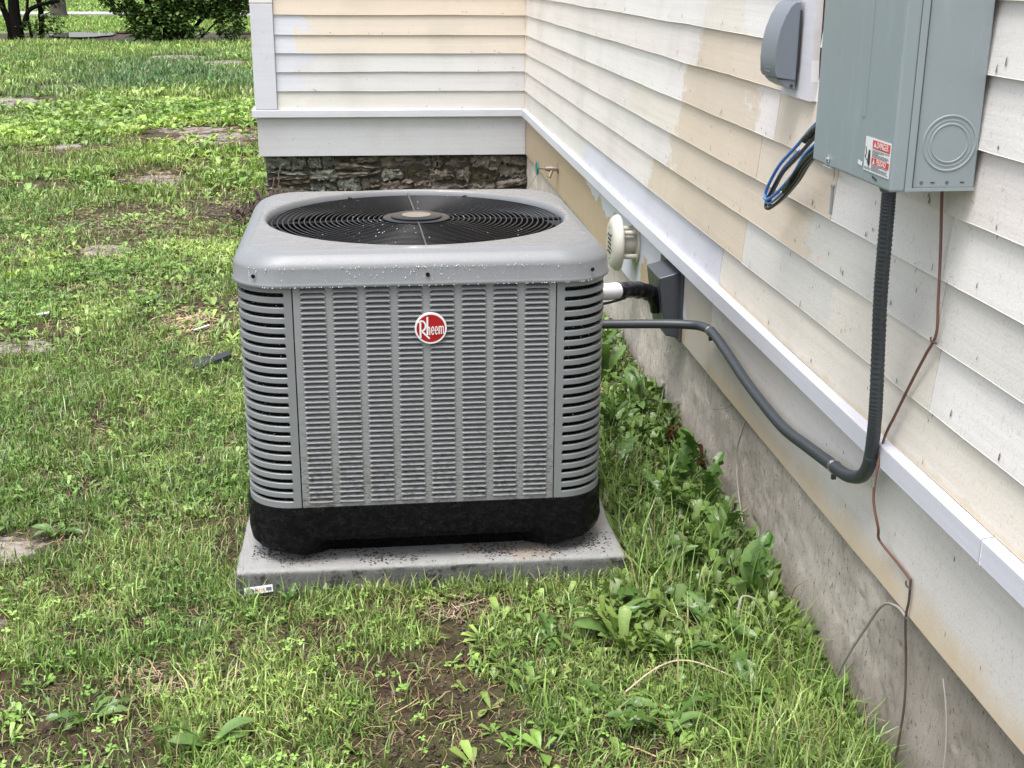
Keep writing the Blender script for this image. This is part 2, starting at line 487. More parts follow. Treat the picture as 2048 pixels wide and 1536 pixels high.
def spaced(segs):
    out = [segs[0][0]]
    for a, b, s in segs:
        n = max(1, int(round((b - a) / s))); out += list(np.linspace(a, b, n + 1)[1:])
    return np.array(out)
gx = spaced([(-220, -60, 20), (-60, -14, 4), (-14, -5, .5), (-5, -2.6, .1), (-2.6, .1, .022), (.1, 2, .3), (2, 20, 4), (20, 200, 30)])
gy = spaced([(-60, -8, 8), (-8, -2.4, .4), (-2.4, 1.6, .022), (1.6, 5, .05), (5, 12, .15), (12, 28, .4), (28, 60, 2), (60, 400, 25)])
GX, GY = np.meshgrid(gx, gy)
GZ = ground_h(GX, GY)
far = (np.abs(GX) > 30) | (GY > 60)
GZ[far] = 0
def np_mesh(name, V, F, mat, parent=None, col=None, smooth=False, kind=None, origin=None):
    """V (n,3) F (m,k) arrays"""
    V = np.asarray(V, np.float32); F = np.asarray(F, np.int32)
    me = bpy.data.meshes.new(name)
    me.vertices.add(len(V)); 
    if origin is not None: V = V - np.array(origin, np.float32)
    me.vertices.foreach_set('co', V.ravel())
    k = F.shape[1]
    me.loops.add(F.size); me.loops.foreach_set('vertex_index', F.ravel())
    me.polygons.add(len(F)); me.polygons.foreach_set('loop_start', np.arange(0, F.size, k, dtype=np.int32))
    me.polygons.foreach_set('loop_total', np.full(len(F), k, np.int32))
    if smooth: me.polygons.foreach_set('use_smooth', np.ones(len(F), bool))
    me.update(calc_edges=True)
    if col is not None:
        ca = me.color_attributes.new('Col', 'FLOAT_COLOR', 'POINT')
        c4 = np.ones((len(V), 4), np.float32); c4[:, :3] = col
        ca.data.foreach_set('color', c4.ravel())
    o = bpy.data.objects.new(name, me); COL.objects.link(o)
    me.materials.append(mat)
    if parent is not None: o.parent = parent
    if origin is not None: o.location = origin
    if kind: o['kind'] = kind
    return o
ny, nx = GX.shape
idx = np.arange(ny*nx).reshape(ny, nx)
F = np.stack([idx[:-1, :-1], idx[:-1, 1:], idx[1:, 1:], idx[1:, :-1]], -1).reshape(-1, 4)
g = np_mesh('ground', np.stack([GX, GY, GZ], -1).reshape(-1, 3), F, M['soil'], smooth=True, kind='structure')
tag(g, 'wet brown soil showing between the lawn grass and weeds')

# ================================================================== HOUSE
H = empty('house', (-.25, 3.81, 0), 'wooden house corner with patchy white and cream clapboards above a stone and concrete base', 'house')
HL = Vector(H.location)
def hbuild(mb, name, mat, **k):
    mb.v = [tuple(Vector(p) - HL) for p in mb.v]
    return mb.build(name, mat, H, **k)

ROWS = [.5232, .6218, .7256, .8243, .9225, 1.0277, 1.1263, 1.2265, 1.327, 1.428]
TOPZ = 1.53
def board_mesh(along, a, b, zb, h, seed):
    """lapped clapboard. along=1: runs along y on the right wall, outer face toward -x; along=0: runs along x on the back wall, face toward -y"""
    rr = random.Random(seed); n = max(2, int(abs(b-a)/.06)); mb = MB(); rows = []
    ph = rr.random()*50; tilt = (rr.random()-.5)*.0015
    for i in range(n+1):
        s = a + (b-a)*i/n
        wz = (float(vnoise(s, ph, .35)) - .5)*.0035 + tilt*(i/n) + (float(vnoise(s, ph+5, .05)) - .5)*.0012
        wd = (float(vnoise(s, ph+9, .5)) - .5)*.0018
        zz = zb + wz; ht = h + .02
        prof = [(-.0110+wd, zz), (-.0105+wd, zz+.0008), (.0005, zb+ht), (.0045, zb+ht), (-.0012+wd, zz)]
        if along: rows.append([(-.25+d, s, z) for d, z in prof])
        else: rows.append([(s, 3.809+d, z) for d, z in prof])
    mb.grid([list(r) for r in rows], closed=True, flip=(along == 1) == (b > a))
    k = len(prof); base = len(mb.v)
    mb.f.append(tuple(range(k))); mb.f.append(tuple(base-k+j for j in range(k))[::-1])
    return mb
# right wall sections per row: (y start, y end, colours, cuts)
NEAR = -5.2
RS = {
 0: [(3.785, -.428, [GRY, LAV], [1.69]), (-.431, NEAR, [CRW], [])],
 1: [(3.785, -.611, [PNK, CRM], [.39]), (-.614, -1.655, [GRY, CRW], [-1.2]), (-1.657, NEAR, [WHT], [])],
 2: [(3.785, -1.648, [PNK, CRM, GRY], [.16, -1.05]), (-1.650, NEAR, [GRY], [])],
 3: [(3.785, -.684, [PNK, CRW, CRM], [.8, .115]), (-.687, -1.164, [PCH], []), (-1.167, -1.646, [WHT], []), (-1.648, NEAR, [WHT], [])],
 4: [(3.785, -.793, [WHT, CRM, PNK], [.09, -.62]), (-.796, NEAR, [PCH, PNK], [-1.2])],
 5: [(3.785, -.833, [PNK, CRM, PCH], [-.12, -.42]), (-1.034, NEAR, [WHT], [])],
 6: [(3.785, -.833, [PNK, WHT, CRW, WHT], [1.0, -.2, -.5]), (-1.037, NEAR, [WHT], [])],
}
for i, zb in enumerate(ROWS):
    h = (ROWS[i+1] if i+1 < len(ROWS) else TOPZ) - zb
    for j, (a, b, cols, cuts) in enumerate(RS.get(i, [(3.785, -.833, [WHT], []), (-1.037, NEAR, [WHT], [])] if i < 9 else [(3.785, NEAR, [WHT], [])])):
        low = (zb, .016, (.54, .46, .33)) if (i == 0 and j == 1) else None
        m = paint_board('clapboard_paint_r%d_%d' % (i, j), 1, cols, cuts, .8 if i < 6 else .6, 1.0, lowstain=low)
        hbuild(board_mesh(1, a, b, zb, h, i*10+j), 'clapboard', m)
# back wall
BX0, BX1 = -1.632, -.262
CRB = (.68, .585, .48)
BR = {0: [GRY, (.62, .60, .57)], 1: [LAV, (.63, .62, .62)], 2: [LAV, (.64, .63, .62)], 3: [LAV, (.68, .60, .505)], 4: [LAV, (.68, .595, .50)], 5: [CRB], 6: [CRB]}
for i, zb in enumerate(ROWS):
    h = (ROWS[i+1] if i+1 < len(ROWS) else TOPZ) - zb
    cols = BR.get(i, [CRB]); cuts = [-1.5 + .02*(i % 3)] if len(cols) > 1 else []
    # colours given left to right; material counts down the axis, so reverse
    m = paint_board('clapboard_paint_b%d' % i, 0, cols[::-1], cuts, .45, .9)
    hbuild(board_mesh(0, BX0, BX1, zb, h, 200+i), 'clapboard', m)
m_up = paint_board('upper_siding_paint', 1, [WHT], [], .4)
# upper walls (above the picture), saw-tooth lapped siding
mb = MB(); z = TOPZ
prof = []
while z < 2.9: prof += [(-.011, z), (-.001, z+.1)]; z += .1
mb.grid([[(-.25+d, y, zz) for d, zz in prof] for y in (NEAR, 3.8)])
mb.grid([[(x, 3.809+d, zz) for d, zz in prof] for x in (-1.75, -.26)], flip=True)
hbuild(mb, 'upper_siding', m_up)
mb = MB(); mb.box((-.246, NEAR, .27), (-.12, 3.83, 2.9)); mb.box((-1.74, 3.815, .27), (-.12, 3.9, 2.9)); mb.box((-1.745, 3.9, .27), (-1.60, 9.0, 2.9))
hbuild(mb, 'wall_core', M['tan_old'])
mb = MB(); mb.box((-.262, 3.785, .524), (-.247, 3.8, 2.9)); hbuild(mb, 'corner_strip', paint_board('corner_strip_paint', 1, [PCH], [], .5), bevel=.002)
# corner board and trims
mb = MB(); mb.box((-1.754, 3.784, .523), (-1.6335, 3.812, 1.085)); hbuild(mb, 'corner_board', M['primer_x'], bevel=.003)
mb = MB(); mb.box((-1.756, 3.783, 1.0865), (-1.6335, 3.812, 2.9)); hbuild(mb, 'corner_board', paint_board('corner_board_upper_paint', 0, [WHT], [], .2), bevel=.003)
mb = MB(); mb.box((-1.756, 3.8135, .523), (-1.738, 3.94, 2.9)); hbuild(mb, 'corner_board', M['primer'], bevel=.003)
def ledge(pts_fn, name, mat):
    prof = [(.004, .5245), (-.012, .5222), (-.0278, .5195), (-.0300, .516), (-.0300, .4845), (-.0275, .481), (-.002, .4803), (.004, .482)]
    return prof
def ledge_seg(a, b, along, x0=None):
    prof = [(.004, .5235), (-.0120, .5222), (-.0275, .5203), (-.0290, .518), (-.0290, .483), (-.0275, .4803), (.004, .481)]
    mb = MB(); n = max(2, int(abs(b-a)/.12)); rows = []
    for i in range(n+1):
        s = a + (b-a)*i/n; w = (float(vnoise(s, 77, .6))-.5)*.003
        rows.append([(-.25+d, s, z+w) if along else (s, 3.809+d, z+w*.4) for d, z in prof])
    mb.grid(rows, closed=True, flip=(along == 1) == (b > a)); k = len(prof); nb = len(mb.v)
    mb.f.append(tuple(range(k))); mb.f.append(tuple(nb-k+j for j in range(k))[::-1]); return mb
m_ledge = paint_board('ledge_paint', 1, [LAV], [], .5, .6, dirt=(.42, .43, .40))
hbuild(ledge_seg(3.779, -1.9, 1), 'ledge_board', m_ledge, bevel=.0012)
hbuild(ledge_seg(-1.903, NEAR, 1), 'ledge_board', m_ledge, bevel=.0012)
hbuild(ledge_seg(-1.774, -.2795, 0), 'ledge_board', paint_board('ledge_paint_x', 0, [LAV], [], .4, .6), bevel=.0012)
mb = MB(); mb.box((-1.774, 3.815, .481), (-1.745, 9, .5215)); hbuild(mb, 'ledge_board', M['primer'])
# skirt boards
def skirt(a, b, cols, cuts, low=None):
    mb = MB(); n = max(2, int(abs(b-a)/.08)); rows = []
    for i in range(n+1):
        s = a + (b-a)*i/n; w = (float(vnoise(s, 31, .7))-.5)*.006 + (float(vnoise(s, 35, .04))-.5)*.0015
        rows.append([(-.2505, s, .479), (-.2505, s, .2655+w), (-.249, s, .264+w), (-.232, s, .264+w), (-.232, s, .479)])
    mb.grid(rows, closed=True, flip=b < a)
    mb.f.append(tuple(range(5))); nb = len(mb.v); mb.f.append(tuple(nb-5+j for j in range(5))[::-1])
    hbuild(mb, 'skirt_board', paint_board('skirt_paint_%d' % int(a*10), 1, cols, cuts, .9, .9, dirt=(.40, .36, .31), lowstain=low))
# the tan old coat has a ragged primed band right under the ledge: handled in its own material
def skirt_tan():
    t = NT('skirt_old_tan_and_primer', .55, .35); X, Y, Z = t.sep()
    g = t.noise(1.0, stretch=(30, 1.2, 60), detail=6, rough=.7)
    base = t.mix(g, (.44, .335, .225), (.52, .405, .285))
    base = t.mix(t.rng(t.noise(7, detail=5), .5, .7, 0, .5), base, (.50, .41, .32))
    edge = t.math('ADD', Z, t.math('MULTIPLY', t.math('SUBTRACT', t.noise(3.2, detail=6, rough=.6), .5), .30))
    edge = t.math('ADD', edge, t.math('MULTIPLY', t.math('SUBTRACT', .9, Y), .055))
    mk = t.rng(edge, .405, .415)
    c = t.mix(mk, base, LAV)
    nearpatch = t.math('MULTIPLY', t.rng(Y, .36, .30), 1.0)
    n2 = t.math('ADD', Y, t.math('MULTIPLY', t.math('SUBTRACT', t.noise(9, detail=5), .5), .5))
    c = t.mix(t.math('MULTIPLY', t.rng(n2, .93, .88), t.rng(n2, .48, .52)), c, LAV)
    c = t.mix(t.rng(n2, -.02, -.06), c, (.54, .49, .43))
    c = t.mix(t.rng(t.noise(170, detail=2), .64, .74, 0, .35), c, (.2, .16, .12))
    t.color(c); t.bump(g, .3, .0012); return t.m
mb = MB(); n = 50; rows = []
for i in range(n+1):
    s = 3.806 + (-.345-3.806)*i/n; w = (float(vnoise(s, 31, .7))-.5)*.004
    rows.append([(-.2505, s, .479), (-.2505, s, .2655+w), (-.249, s, .264+w), (-.232, s, .264+w), (-.232, s, .479)])
mb.grid(rows, closed=True, flip=True); mb.f.append((0,1,2,3,4)); nb = len(mb.v); mb.f.append(tuple(nb-5+j for j in range(5))[::-1])
hbuild(mb, 'skirt_board', skirt_tan())
SK = (.685, .64, .595)
skirt(-.347, NEAR, [SK, (.69, .66, .635)], [-1.0], low=(.262, .085, (.62, .49, .34)))
mb = MB(); mb.box((-1.7495, 3.8085, .2645), (-.2515, 3.832, .4795)); hbuild(mb, 'skirt_board', paint_board('skirt_paint_x', 0, [(.57, .57, .60)], [], .8, .8), bevel=.0015)
mb = MB(); mb.box((-1.7495, 3.833, .2645), (-1.72, 9, .4795)); hbuild(mb, 'skirt_board', M['primer'])
# concrete foundation under the right wall
yy = np.concatenate([np.linspace(NEAR, -2.2, 60)[:-1], np.linspace(-2.2, 1.2, 420)[:-1], np.linspace(1.2, 3.9, 160)]); nyf, nzf = len(yy), 60; zz = np.linspace(-.25, .262, nzf)
YY, ZZ = np.meshgrid(yy, zz)
pit = np.clip((vnoise(YY, ZZ*.8, .018)-.80)/.15, 0, 1)*(vnoise(YY+3, ZZ, .12) > .5)
XX = -.236 + (fbm(YY, ZZ, .35, 4)-.5)*.016 + (fbm(YY+9, ZZ, .05, 3)-.5)*.009 + pit*.006 - np.clip(.10-ZZ, 0, .3)*.10
V = np.stack([XX, YY, ZZ], -1).reshape(-1, 3) - np.array(HL)
ix = np.arange(nyf*nzf).reshape(nzf, nyf)
F = np.stack([ix[:-1, :-1], ix[1:, :-1], ix[1:, 1:], ix[:-1, 1:]], -1).reshape(-1, 4)
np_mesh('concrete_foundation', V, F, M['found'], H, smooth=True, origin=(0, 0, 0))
# stone foundation under the back wall
mb = MB(); mb.box((-1.715, 3.8615, -.3), (-.24, 3.95, .262)); mb.box((-1.715, 3.87, -.3), (-1.60, 9, .262))
SF = hbuild(mb, 'stone_foundation', M['mortar'])
SFW = Vector(SF.location) + HL
def rock(cx, cz, w, h, seed, tilt=0.0):
    rs = np.random.default_rng(seed); nu, nv = 15, 7
    k = rs.uniform(.25, .75); corner = rs.uniform(-.55, .55, (2, 2)); dep = rs.uniform(.008, .040)
    rows = []
    for j in range(nv):
        r_ = []
        v = -1 + 2*j/(nv-1)
        for i in range(nu):
            u = -1 + 2*i/(nu-1)
            x = u*w/2*(1 + .10*v*corner[0, 0]); z = v*h/2*(1 + corner[0, 1]*u*.8) + tilt*u*w/2
            sx, sz = rs.normal(0, 1, 2)
            x += .07*h*sx; z += .08*h*sz
            e = max(abs(u)**6, abs(v)**5)
            d = -dep*(1-e) + (float(vnoise(u*2+seed*3, v*2, .8))-.5)*.020 + (float(vnoise(u*6+seed, v*9, .6))-.5)*.014 + (float(vnoise(u*2, v*14+seed, .6))-.5)*.010
            r_.append((cx+x - SFW.x, 3.868 + d + (.02 if e > .95 else 0) - SFW.y, cz+z - SFW.z))
        rows.append(r_)
    m = MB(); m.grid(rows); return m
rs = random.Random(5); sd = 0
x = -1.715; cols_ = []
while x < -.25:                       # rubble laid in ragged stacks so that no course runs through
    w = rs.uniform(.12, .30); w = min(w, -.24-x)
    if w < .04: break
    z = .262; first = True
    while z > -.12:
        ch = rs.choice([.022, .03, .042, .058, .075, .09])*rs.uniform(.85, 1.15)
        sub = [w] if ch < .04 or rs.random() < .45 else [w*rs.uniform(.35, .65)]
        if len(sub) == 1 and sub[0] != w: sub.append(w-sub[0])
        xx = x
        for q in sub:
            ov = rs.uniform(1.0, 1.16); jx = rs.uniform(-.012, .012)
            rgt_ = (xx+1.7)/1.45
            kinds = [0, 1, 2, 1, 2, 3] if rgt_ < .45 else [1, 1, 1, 0, 3, 1]
            rock(max(-1.715+q*.5, xx+q/2+jx), z-ch/2+rs.uniform(-.003, .003), q*ov, ch*rs.uniform(.96, 1.1), sd, rs.uniform(-.14, .14)).build('stone', STM[rs.choice(kinds)], SF, smooth=True, angle=24); sd += 1
            xx += q
        z -= ch
    x += w
# chipped paint flecks and nail marks on the boards (flat dark slivers a hair proud)
mb = MB(); rs = random.Random(21)
def lap_x(z, zb): return -.261 + (z - zb) * (.0115/.121)
for i, zb in enumerate(ROWS[:8]):
    y = 3.7
    while y > -2.2:
        y -= rs.uniform(.12, .42)
        if i >= 5 and -1.06 < y < -.81: continue
        for _ in range(rs.choice([1, 1, 2])):
            yy_ = y + rs.uniform(-.02, .02); z0 = zb + rs.uniform(.004, .022); hh = rs.uniform(.004, .011); ww = rs.uniform(.0008, .0022)
            pts = []
            for k, (a, b) in enumerate([(-1, 0), (-.6, .7), (0, 1), (.8, .6), (.9, -.1), (.2, -.3)]):
                zq = z0 + b*hh; pts.append((lap_x(zq, zb) - .0016, yy_ + a*ww*rs.uniform(.6, 1.3), zq))
            mb.add(pts, [tuple(range(6))])
    for _ in range(3):
        x = rs.uniform(-1.6, -.3); z0 = zb + rs.uniform(.005, .02)
        mb.add([(x+a*.004, 3.809 + (-.011+(z0+b*.003-zb)*.095)-.0015, z0+b*.003) for a, b in ((-1, 0), (0, .9), (1, .2), (.3, -.8))], [(0, 1, 2, 3)])
hbuild(mb, 'nail_marks', simple('rusty_bare_wood', (.16, .12, .09), .9, var=.5), kind='stuff')

# ================================================================== AIR CONDITIONER
ACX, ACY, TH = -1.00639, -.56684, .01345
PZ = .060
mb = MB()
nP = 46
hw = .4168
def pad_rows():
    rows = []
    rc = .012
    for (off, z) in ((.0, -.03), (-.001, .0), (-.002, .045), (-.0035, .055), (-.009, .0595), (-.02, PZ)):
        r_ = []
        for side in range(4):
            for k in range(nP):
                s = -1 + 2*k/nP
                a = hw + off
                q = {0: (s*a, -a), 1: (a, s*a), 2: (-s*a, a), 3: (-a, -s*a)}[side]
                nn = (float(vnoise(q[0]*3+q[1]*2, z*8+side*7, .25))-.5)*.007 + (float(vnoise(q[0]*9, q[1]*9+z*30, .2))-.5)*.003
                if z >= PZ: nn *= .5
                l = math.hypot(*q); r_.append((q[0]*(1+nn/l), q[1]*(1+nn/l), z))
        rows.append(r_)
    return rows
rows = pad_rows(); mb.grid(rows, closed=True)
nb = len(mb.v); mb.f.append(tuple(nb-4*nP+k for k in range(4*nP)))
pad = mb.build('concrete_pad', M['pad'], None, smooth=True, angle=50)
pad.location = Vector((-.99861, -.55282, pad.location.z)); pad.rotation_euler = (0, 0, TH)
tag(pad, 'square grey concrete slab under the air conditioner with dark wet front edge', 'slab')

A = empty('air_conditioner', (ACX, ACY, PZ), 'grey louvered outdoor air conditioner with round red badge standing on the concrete slab', 'air conditioner', rz=TH)
W_ = .378; RC = .098; ZB, ZT = .1887-PZ, .667-PZ      # local z
def ab(mb, name, mat, parent=None, **k):
    return mb.build(name, mat, A if parent is None else parent, **k)
def polar(h, rc, th):
    c, s = abs(math.cos(th)), abs(math.sin(th))
    if s > c: c, s = s, c
    y = h*s/c
    if y <= h-rc: r = h/c
    else:
        q = h-rc; B = q*(c+s); r = B + math.sqrt(max(0, B*B - (2*q*q - rc*rc)))
    return r
NS = 288
ANG = [2*math.pi*k/NS for k in range(NS)]
def loop(h, rc, z): return [(polar(h, rc, a)*math.cos(a), polar(h, rc, a)*math.sin(a), z) for a in ANG]
def circ(r, z): return [(r*math.cos(a), r*math.sin(a), z) for a in ANG]
def lerp_loop(A_, B_, t, z): return [(a[0]*(1-t)+b[0]*t, a[1]*(1-t)+b[1]*t, z) for a, b in zip(A_, B_)]
# top cap
mb = MB()
zc = lambda z: z - PZ
rows = [loop(W_-.01, RC, zc(.672)), loop(W_+.002, RC, zc(.6635)), loop(W_+.0085, RC+.008, zc(.6625)), loop(W_+.0100, RC+.01, zc(.6655)), loop(W_+.0085, RC+.008, zc(.6695)),
        loop(W_+.0072, RC+.008, zc(.672)), loop(W_+.0060, RC+.008, zc(.698)), loop(W_+.0048, RC+.008, zc(.7025)), loop(W_+.001, RC+.006, zc(.709)), loop(W_-.006, RC+.003, zc(.7165)),
        loop(W_-.0125, RC, zc(.7225)), loop(W_-.0155, RC, zc(.7245)), loop(W_-.023, RC-.004, zc(.7275)), loop(W_-.0275, RC-.006, zc(.7300))]
inner = circ(.3455, zc(.7345)); outer = loop(W_-.0300, RC-.008, zc(.7315))
rows += [outer, lerp_loop(outer, inner, .5, zc(.7335)), inner, circ(.3405, zc(.7352)), circ(.337, zc(.7340)), circ(.334, zc(.7305)), circ(.3315, zc(.7240)), circ(.3305, zc(.716)), circ(.3300, zc(.690))]
mb.grid(rows, closed=True)
cap = ab(mb, 'top_cap', M['ac_cap'], smooth=True, angle=60)
def rel(o): return Vector(o.location)
# screws on the cap
for sxy in [(-.343, -.3855), (.004, -.3855), (.343, -.3855)]:
    mb = MB(); y0 = -polar(W_+.006, RC+.008, math.atan2(-.385, sxy[0]))*abs(math.sin(math.atan2(-.385, sxy[0]))) if abs(sxy[0]) > .3 else -.3846
    x0 = sxy[0]*(1 if abs(sxy[0]) < .3 else .985)
    n_ = Vector((0 if abs(x0) < .3 else (.55 if x0 > 0 else -.55), -1, 0)).normalized()
    mb.disc((x0, y0-.0005, zc(.685)), n_, .0042, .0018, 12)
    mb.disc(Vector((x0, y0-.0005, zc(.685)))+n_*.0016, n_, .0026, .0010, 6)
    ab(mb, 'screw', M['black_metal'])
# interior
mb = MB(); mb.grid([loop(W_-.014, RC-.01, ZB-.02), loop(W_-.014, RC-.01, ZT+.005)], closed=True)
ab(mb, 'condenser_coil', M['coil'], smooth=True)
mb = MB(); mb.grid([circ(.329, zc(.694)), circ(.326, zc(.55)), circ(.325, zc(.45)), circ(.02, zc(.44))], closed=True)
ab(mb, 'fan_shroud', M['black_in'], smooth=True)
mb = MB(); mb.disc((0, 0, zc(.56)), (0, 0, 1), .075, .10, 24)
for k in range(3):
    a0 = 2*math.pi*k/3 + .4; rows = []
    for i in range(9):
        r = .06 + (.30-.06)*i/8; wv = .5 + .25*math.sin(i/8*math.pi)
        rows.append([(r*math.cos(a0+q*wv+i*.03), r*math.sin(a0+q*wv+i*.03), zc(.615) + .045*q*(1+.2*i/8)) for q in (-1, -.5, 0, .5, 1)])
    mb.grid(rows)
ab(mb, 'fan_blades', simple('dark_fan_metal', (.010, .011, .014), .35, .2, var=.3), smooth=True)
# guard
mb = MB(); mb.disc((0, 0, zc(.7245)), (0, 0, 1), .0755, .005, 40, .070); mb.disc((0, 0, zc(.729)), (0, 0, 1), .058, .0045, 40, .054)
guard = ab(mb, 'fan_guard', M['black_metal'], smooth=True, angle=30)
def gb(mb, name, mat, **k):
    mb.v = [tuple(Vector(p)-rel(guard)) for p in mb.v]; return mb.build(name, mat, guard, **k)
mb = MB(); mb.disc((0, 0, zc(.7338)), (0, 0, 1), .033, .0008, 32); gb(mb, 'hub_sticker', M['beige'])
ringz = lambda r: zc(.7215) + .004*(1-(r/.325)**2)
for k in range(21):
    r = .0845 + k*.0119
    mb = MB(); n = 96; rows = []; rt = .00155
    for i in range(n):
        a = 2*math.pi*i/n
        rows.append([((r+rt*math.cos(b))*math.cos(a), (r+rt*math.cos(b))*math.sin(a), ringz(r)+rt*math.sin(b)) for b in [2*math.pi*q/6 for q in range(6)]])
    rows.append(rows[0]); mb.grid(rows, closed=True); gb(mb, 'guard_ring', M['black_metal'], smooth=True, angle=80)
for k in range(4):
    a = k*math.pi/2 + .02; mb = MB(); rr_ = .0036 if k % 2 == 0 else .0022
    mb.tube([(r*math.cos(a), r*math.sin(a), ringz(r)+(-.0038 if k % 2 == 0 else .0030)) for r in (.06, .15, .25, .333)], rr_, 8, smooth=False)
    gb(mb, 'guard_spoke', M['black_metal'] if k % 2 == 0 else M['spoke_wet'], smooth=True)
for a in (1.15, 2.05, 3.9, 5.6):
    mb = MB(); c_, s_ = math.cos(a), math.sin(a)
    mb.tube([(.318*c_, .318*s_, ringz(.3)), (.332*c_, .332*s_, zc(.7225))], .0035, 6, smooth=False); gb(mb, 'guard_clip', M['black_metal'])
# corner panels with slots
def corner_panel():
    mb = MB(); X0 = .2655; X1 = .2805
    def path(s0, s1, n):
        """arc-length path from straight part (x=s0 on the front) round the corner, symmetric"""
        out = []
        L1 = (W_-RC) - X0; La = RC*math.pi/2; T = 2*L1 + La
        for i in range(n+1):
            s = s0 + (s1-s0)*i/n
            if s < L1: out.append(((X0+s, -W_), (0, -1)))
            elif s < L1+La:
                a = (s-L1)/RC; out.append(((W_-RC+RC*math.sin(a), -(W_-RC)-RC*math.cos(a)), (math.sin(a), -math.cos(a))))
            else: out.append(((W_, -(W_-RC)+(s-L1-La)), (1, 0)))
        return out
    L1 = (W_-RC)-X0; T = 2*L1 + RC*math.pi/2; e = X1-X0
    def strip(s0, s1, z0, z1, n, depth=.0065, lip=True):
        P = path(s0, s1, n); b = .0012
        prof = [(-depth, z0), (0-b, z0), (0, z0+b), (0, z1-b), (0-b, z1), (-depth, z1)] if lip else [(-.004, z0), (0, z0), (0, z1), (-.004, z1)]
        rows = [[(p[0]+nn[0]*d, p[1]+nn[1]*d, z) for d, z in prof] for p, nn in P]
        k0 = len(mb.v); mb.grid(rows, closed=False); k = len(prof)
        mb.f.append(tuple(k0+j for j in range(k))); mb.f.append(tuple(len(mb.v)-k+j for j in range(k))[::-1])
    n22 = 22; zt0 = ZT-.004; pitch = (zt0 - (ZB+.0155))/n22
    strip(0, e, ZB, ZT, 2); strip(T-e, T, ZB, ZT, 2)
    strip(e, T-e, ZB, ZB+.0155+.0005, 20)
    for k in range(n22):
        z0 = ZB+.0155 + k*pitch; op = .0088       # opening z0..z0+op
        strip(e, T-e, z0+op, z0+pitch, 20)
        for (s, sg) in ((e, 1), (T-e, -1)):       # rounded slot ends
            P = path(s, s+sg*.0045, 3); ra = .0044
            zc_ = z0+op/2
            for i in range(3):
                u0 = i/3; u1 = (i+1)/3
                h0 = ra*math.sqrt(max(0, 1-(1-u0)**2)); h1 = ra*math.sqrt(max(0, 1-(1-u1)**2))
                (p0, _), (p1, _) = P[i], P[i+1]
                for q in (1, -1):
                    mb.add([(p0[0], p0[1], zc_+q*h0), (p1[0], p1[1], zc_+q*h1), (p1[0], p1[1], zc_+q*op/2), (p0[0], p0[1], zc_+q*op/2)], [(0, 1, 2, 3)])
    return mb
cpm = corner_panel()
for sx, sy in ((1, 1), (-1, 1), (1, -1), (-1, -1)):
    m2 = MB(); m2.v = [(x*sx, y*sy, z) for x, y, z in cpm.v]; m2.f = [f if sx*sy > 0 else f[::-1] for f in cpm.f]
    ab(m2, 'corner_panel', M['ac'], smooth=True, angle=35)
# louvred panels
def louver_panel():
    mb = MB(); hw_ = .2630; zlo, zhi = ZB, ZT; nc, nr = 8, 42
    z_hi = zhi-.0045; z_lo = zlo+.012; ph = (z_hi-z_lo)/nr
    marg = .0125; cw = (2*hw_-2*marg+.0115)/nc; lw = cw-.0115; y0 = -W_
    def q(x0, x1, z0, z1): mb.add([(x0, y0, z0), (x1, y0, z0), (x1, y0, z1), (x0, y0, z1)], [(0, 1, 2, 3)])
    q(-hw_, hw_, zlo, z_lo); q(-hw_, hw_, z_hi, zhi)
    q(-hw_, -hw_+marg, z_lo, z_hi); q(hw_-marg, hw_, z_lo, z_hi)
    for c in range(nc-1):
        x = -hw_+marg+c*cw+lw; q(x, x+.0115, z_lo, z_hi)
    us = [0, .035, .08, .14, .5, .86, .92, .965, 1]
    dr = [1, .52, .22, .04, .0, .04, .22, .52, 1]
    dp = [0, .45, .8, 1, 1, 1, .8, .45, 0]
    for c in range(nc):
        xa = -hw_+marg+c*cw
        for r in range(nr):
            zt = z_hi - r*ph; zb = zt-ph; top = zt-.0012; hgt = top-(zb+.0014)
            C0, T_, Dp, Bm, Lp, Rt, K0, Md = [], [], [], [], [], [], [], []
            for u, d, e in zip(us, dr, dp):
                x = xa+u*lw
                zt_ = top - d*(hgt-.0004)
                C0.append((x, y0, zt)); T_.append((x, y0, zt_)); Dp.append((x, y0+.0082*e, zt_-.0024*e-.0002)); Md.append((x, y0+.0008*min(1, e*1.5), max(zb+.0016, min(zb+.0042, zt_-.0024*e-.0004))))
                Bm.append((x, y0-.0036*min(1, e*1.5), zb+.0021 if e > .3 else zb+.0014)); Lp.append((x, y0-.0036*min(1, e*1.5), zb+.0008)); Rt.append((x, y0+.0010, zb+.0001))
                K0.append((x, y0+.0060*e, zt_+.0001))
            mb.grid([Rt, Lp, Bm, Md, Dp]); mb.grid([K0, T_, C0])
    # rim return
    for x0, x1 in ((-hw_, -hw_), (hw_, hw_)):
        mb.add([(x0, y0, zlo), (x0, y0, zhi), (x0, y0+.01, zhi), (x0, y0+.01, zlo)], [(0, 1, 2, 3)])
    return mb
lp = ab(louver_panel(), 'louver_panel', M['ac_louver'])
for k in (1, 2, 3):
    a = k*math.pi/2; R_ = Matrix.Rotation(a, 4, 'Z')
    clone(lp, A, R_ @ lp.location, (0, 0, a))
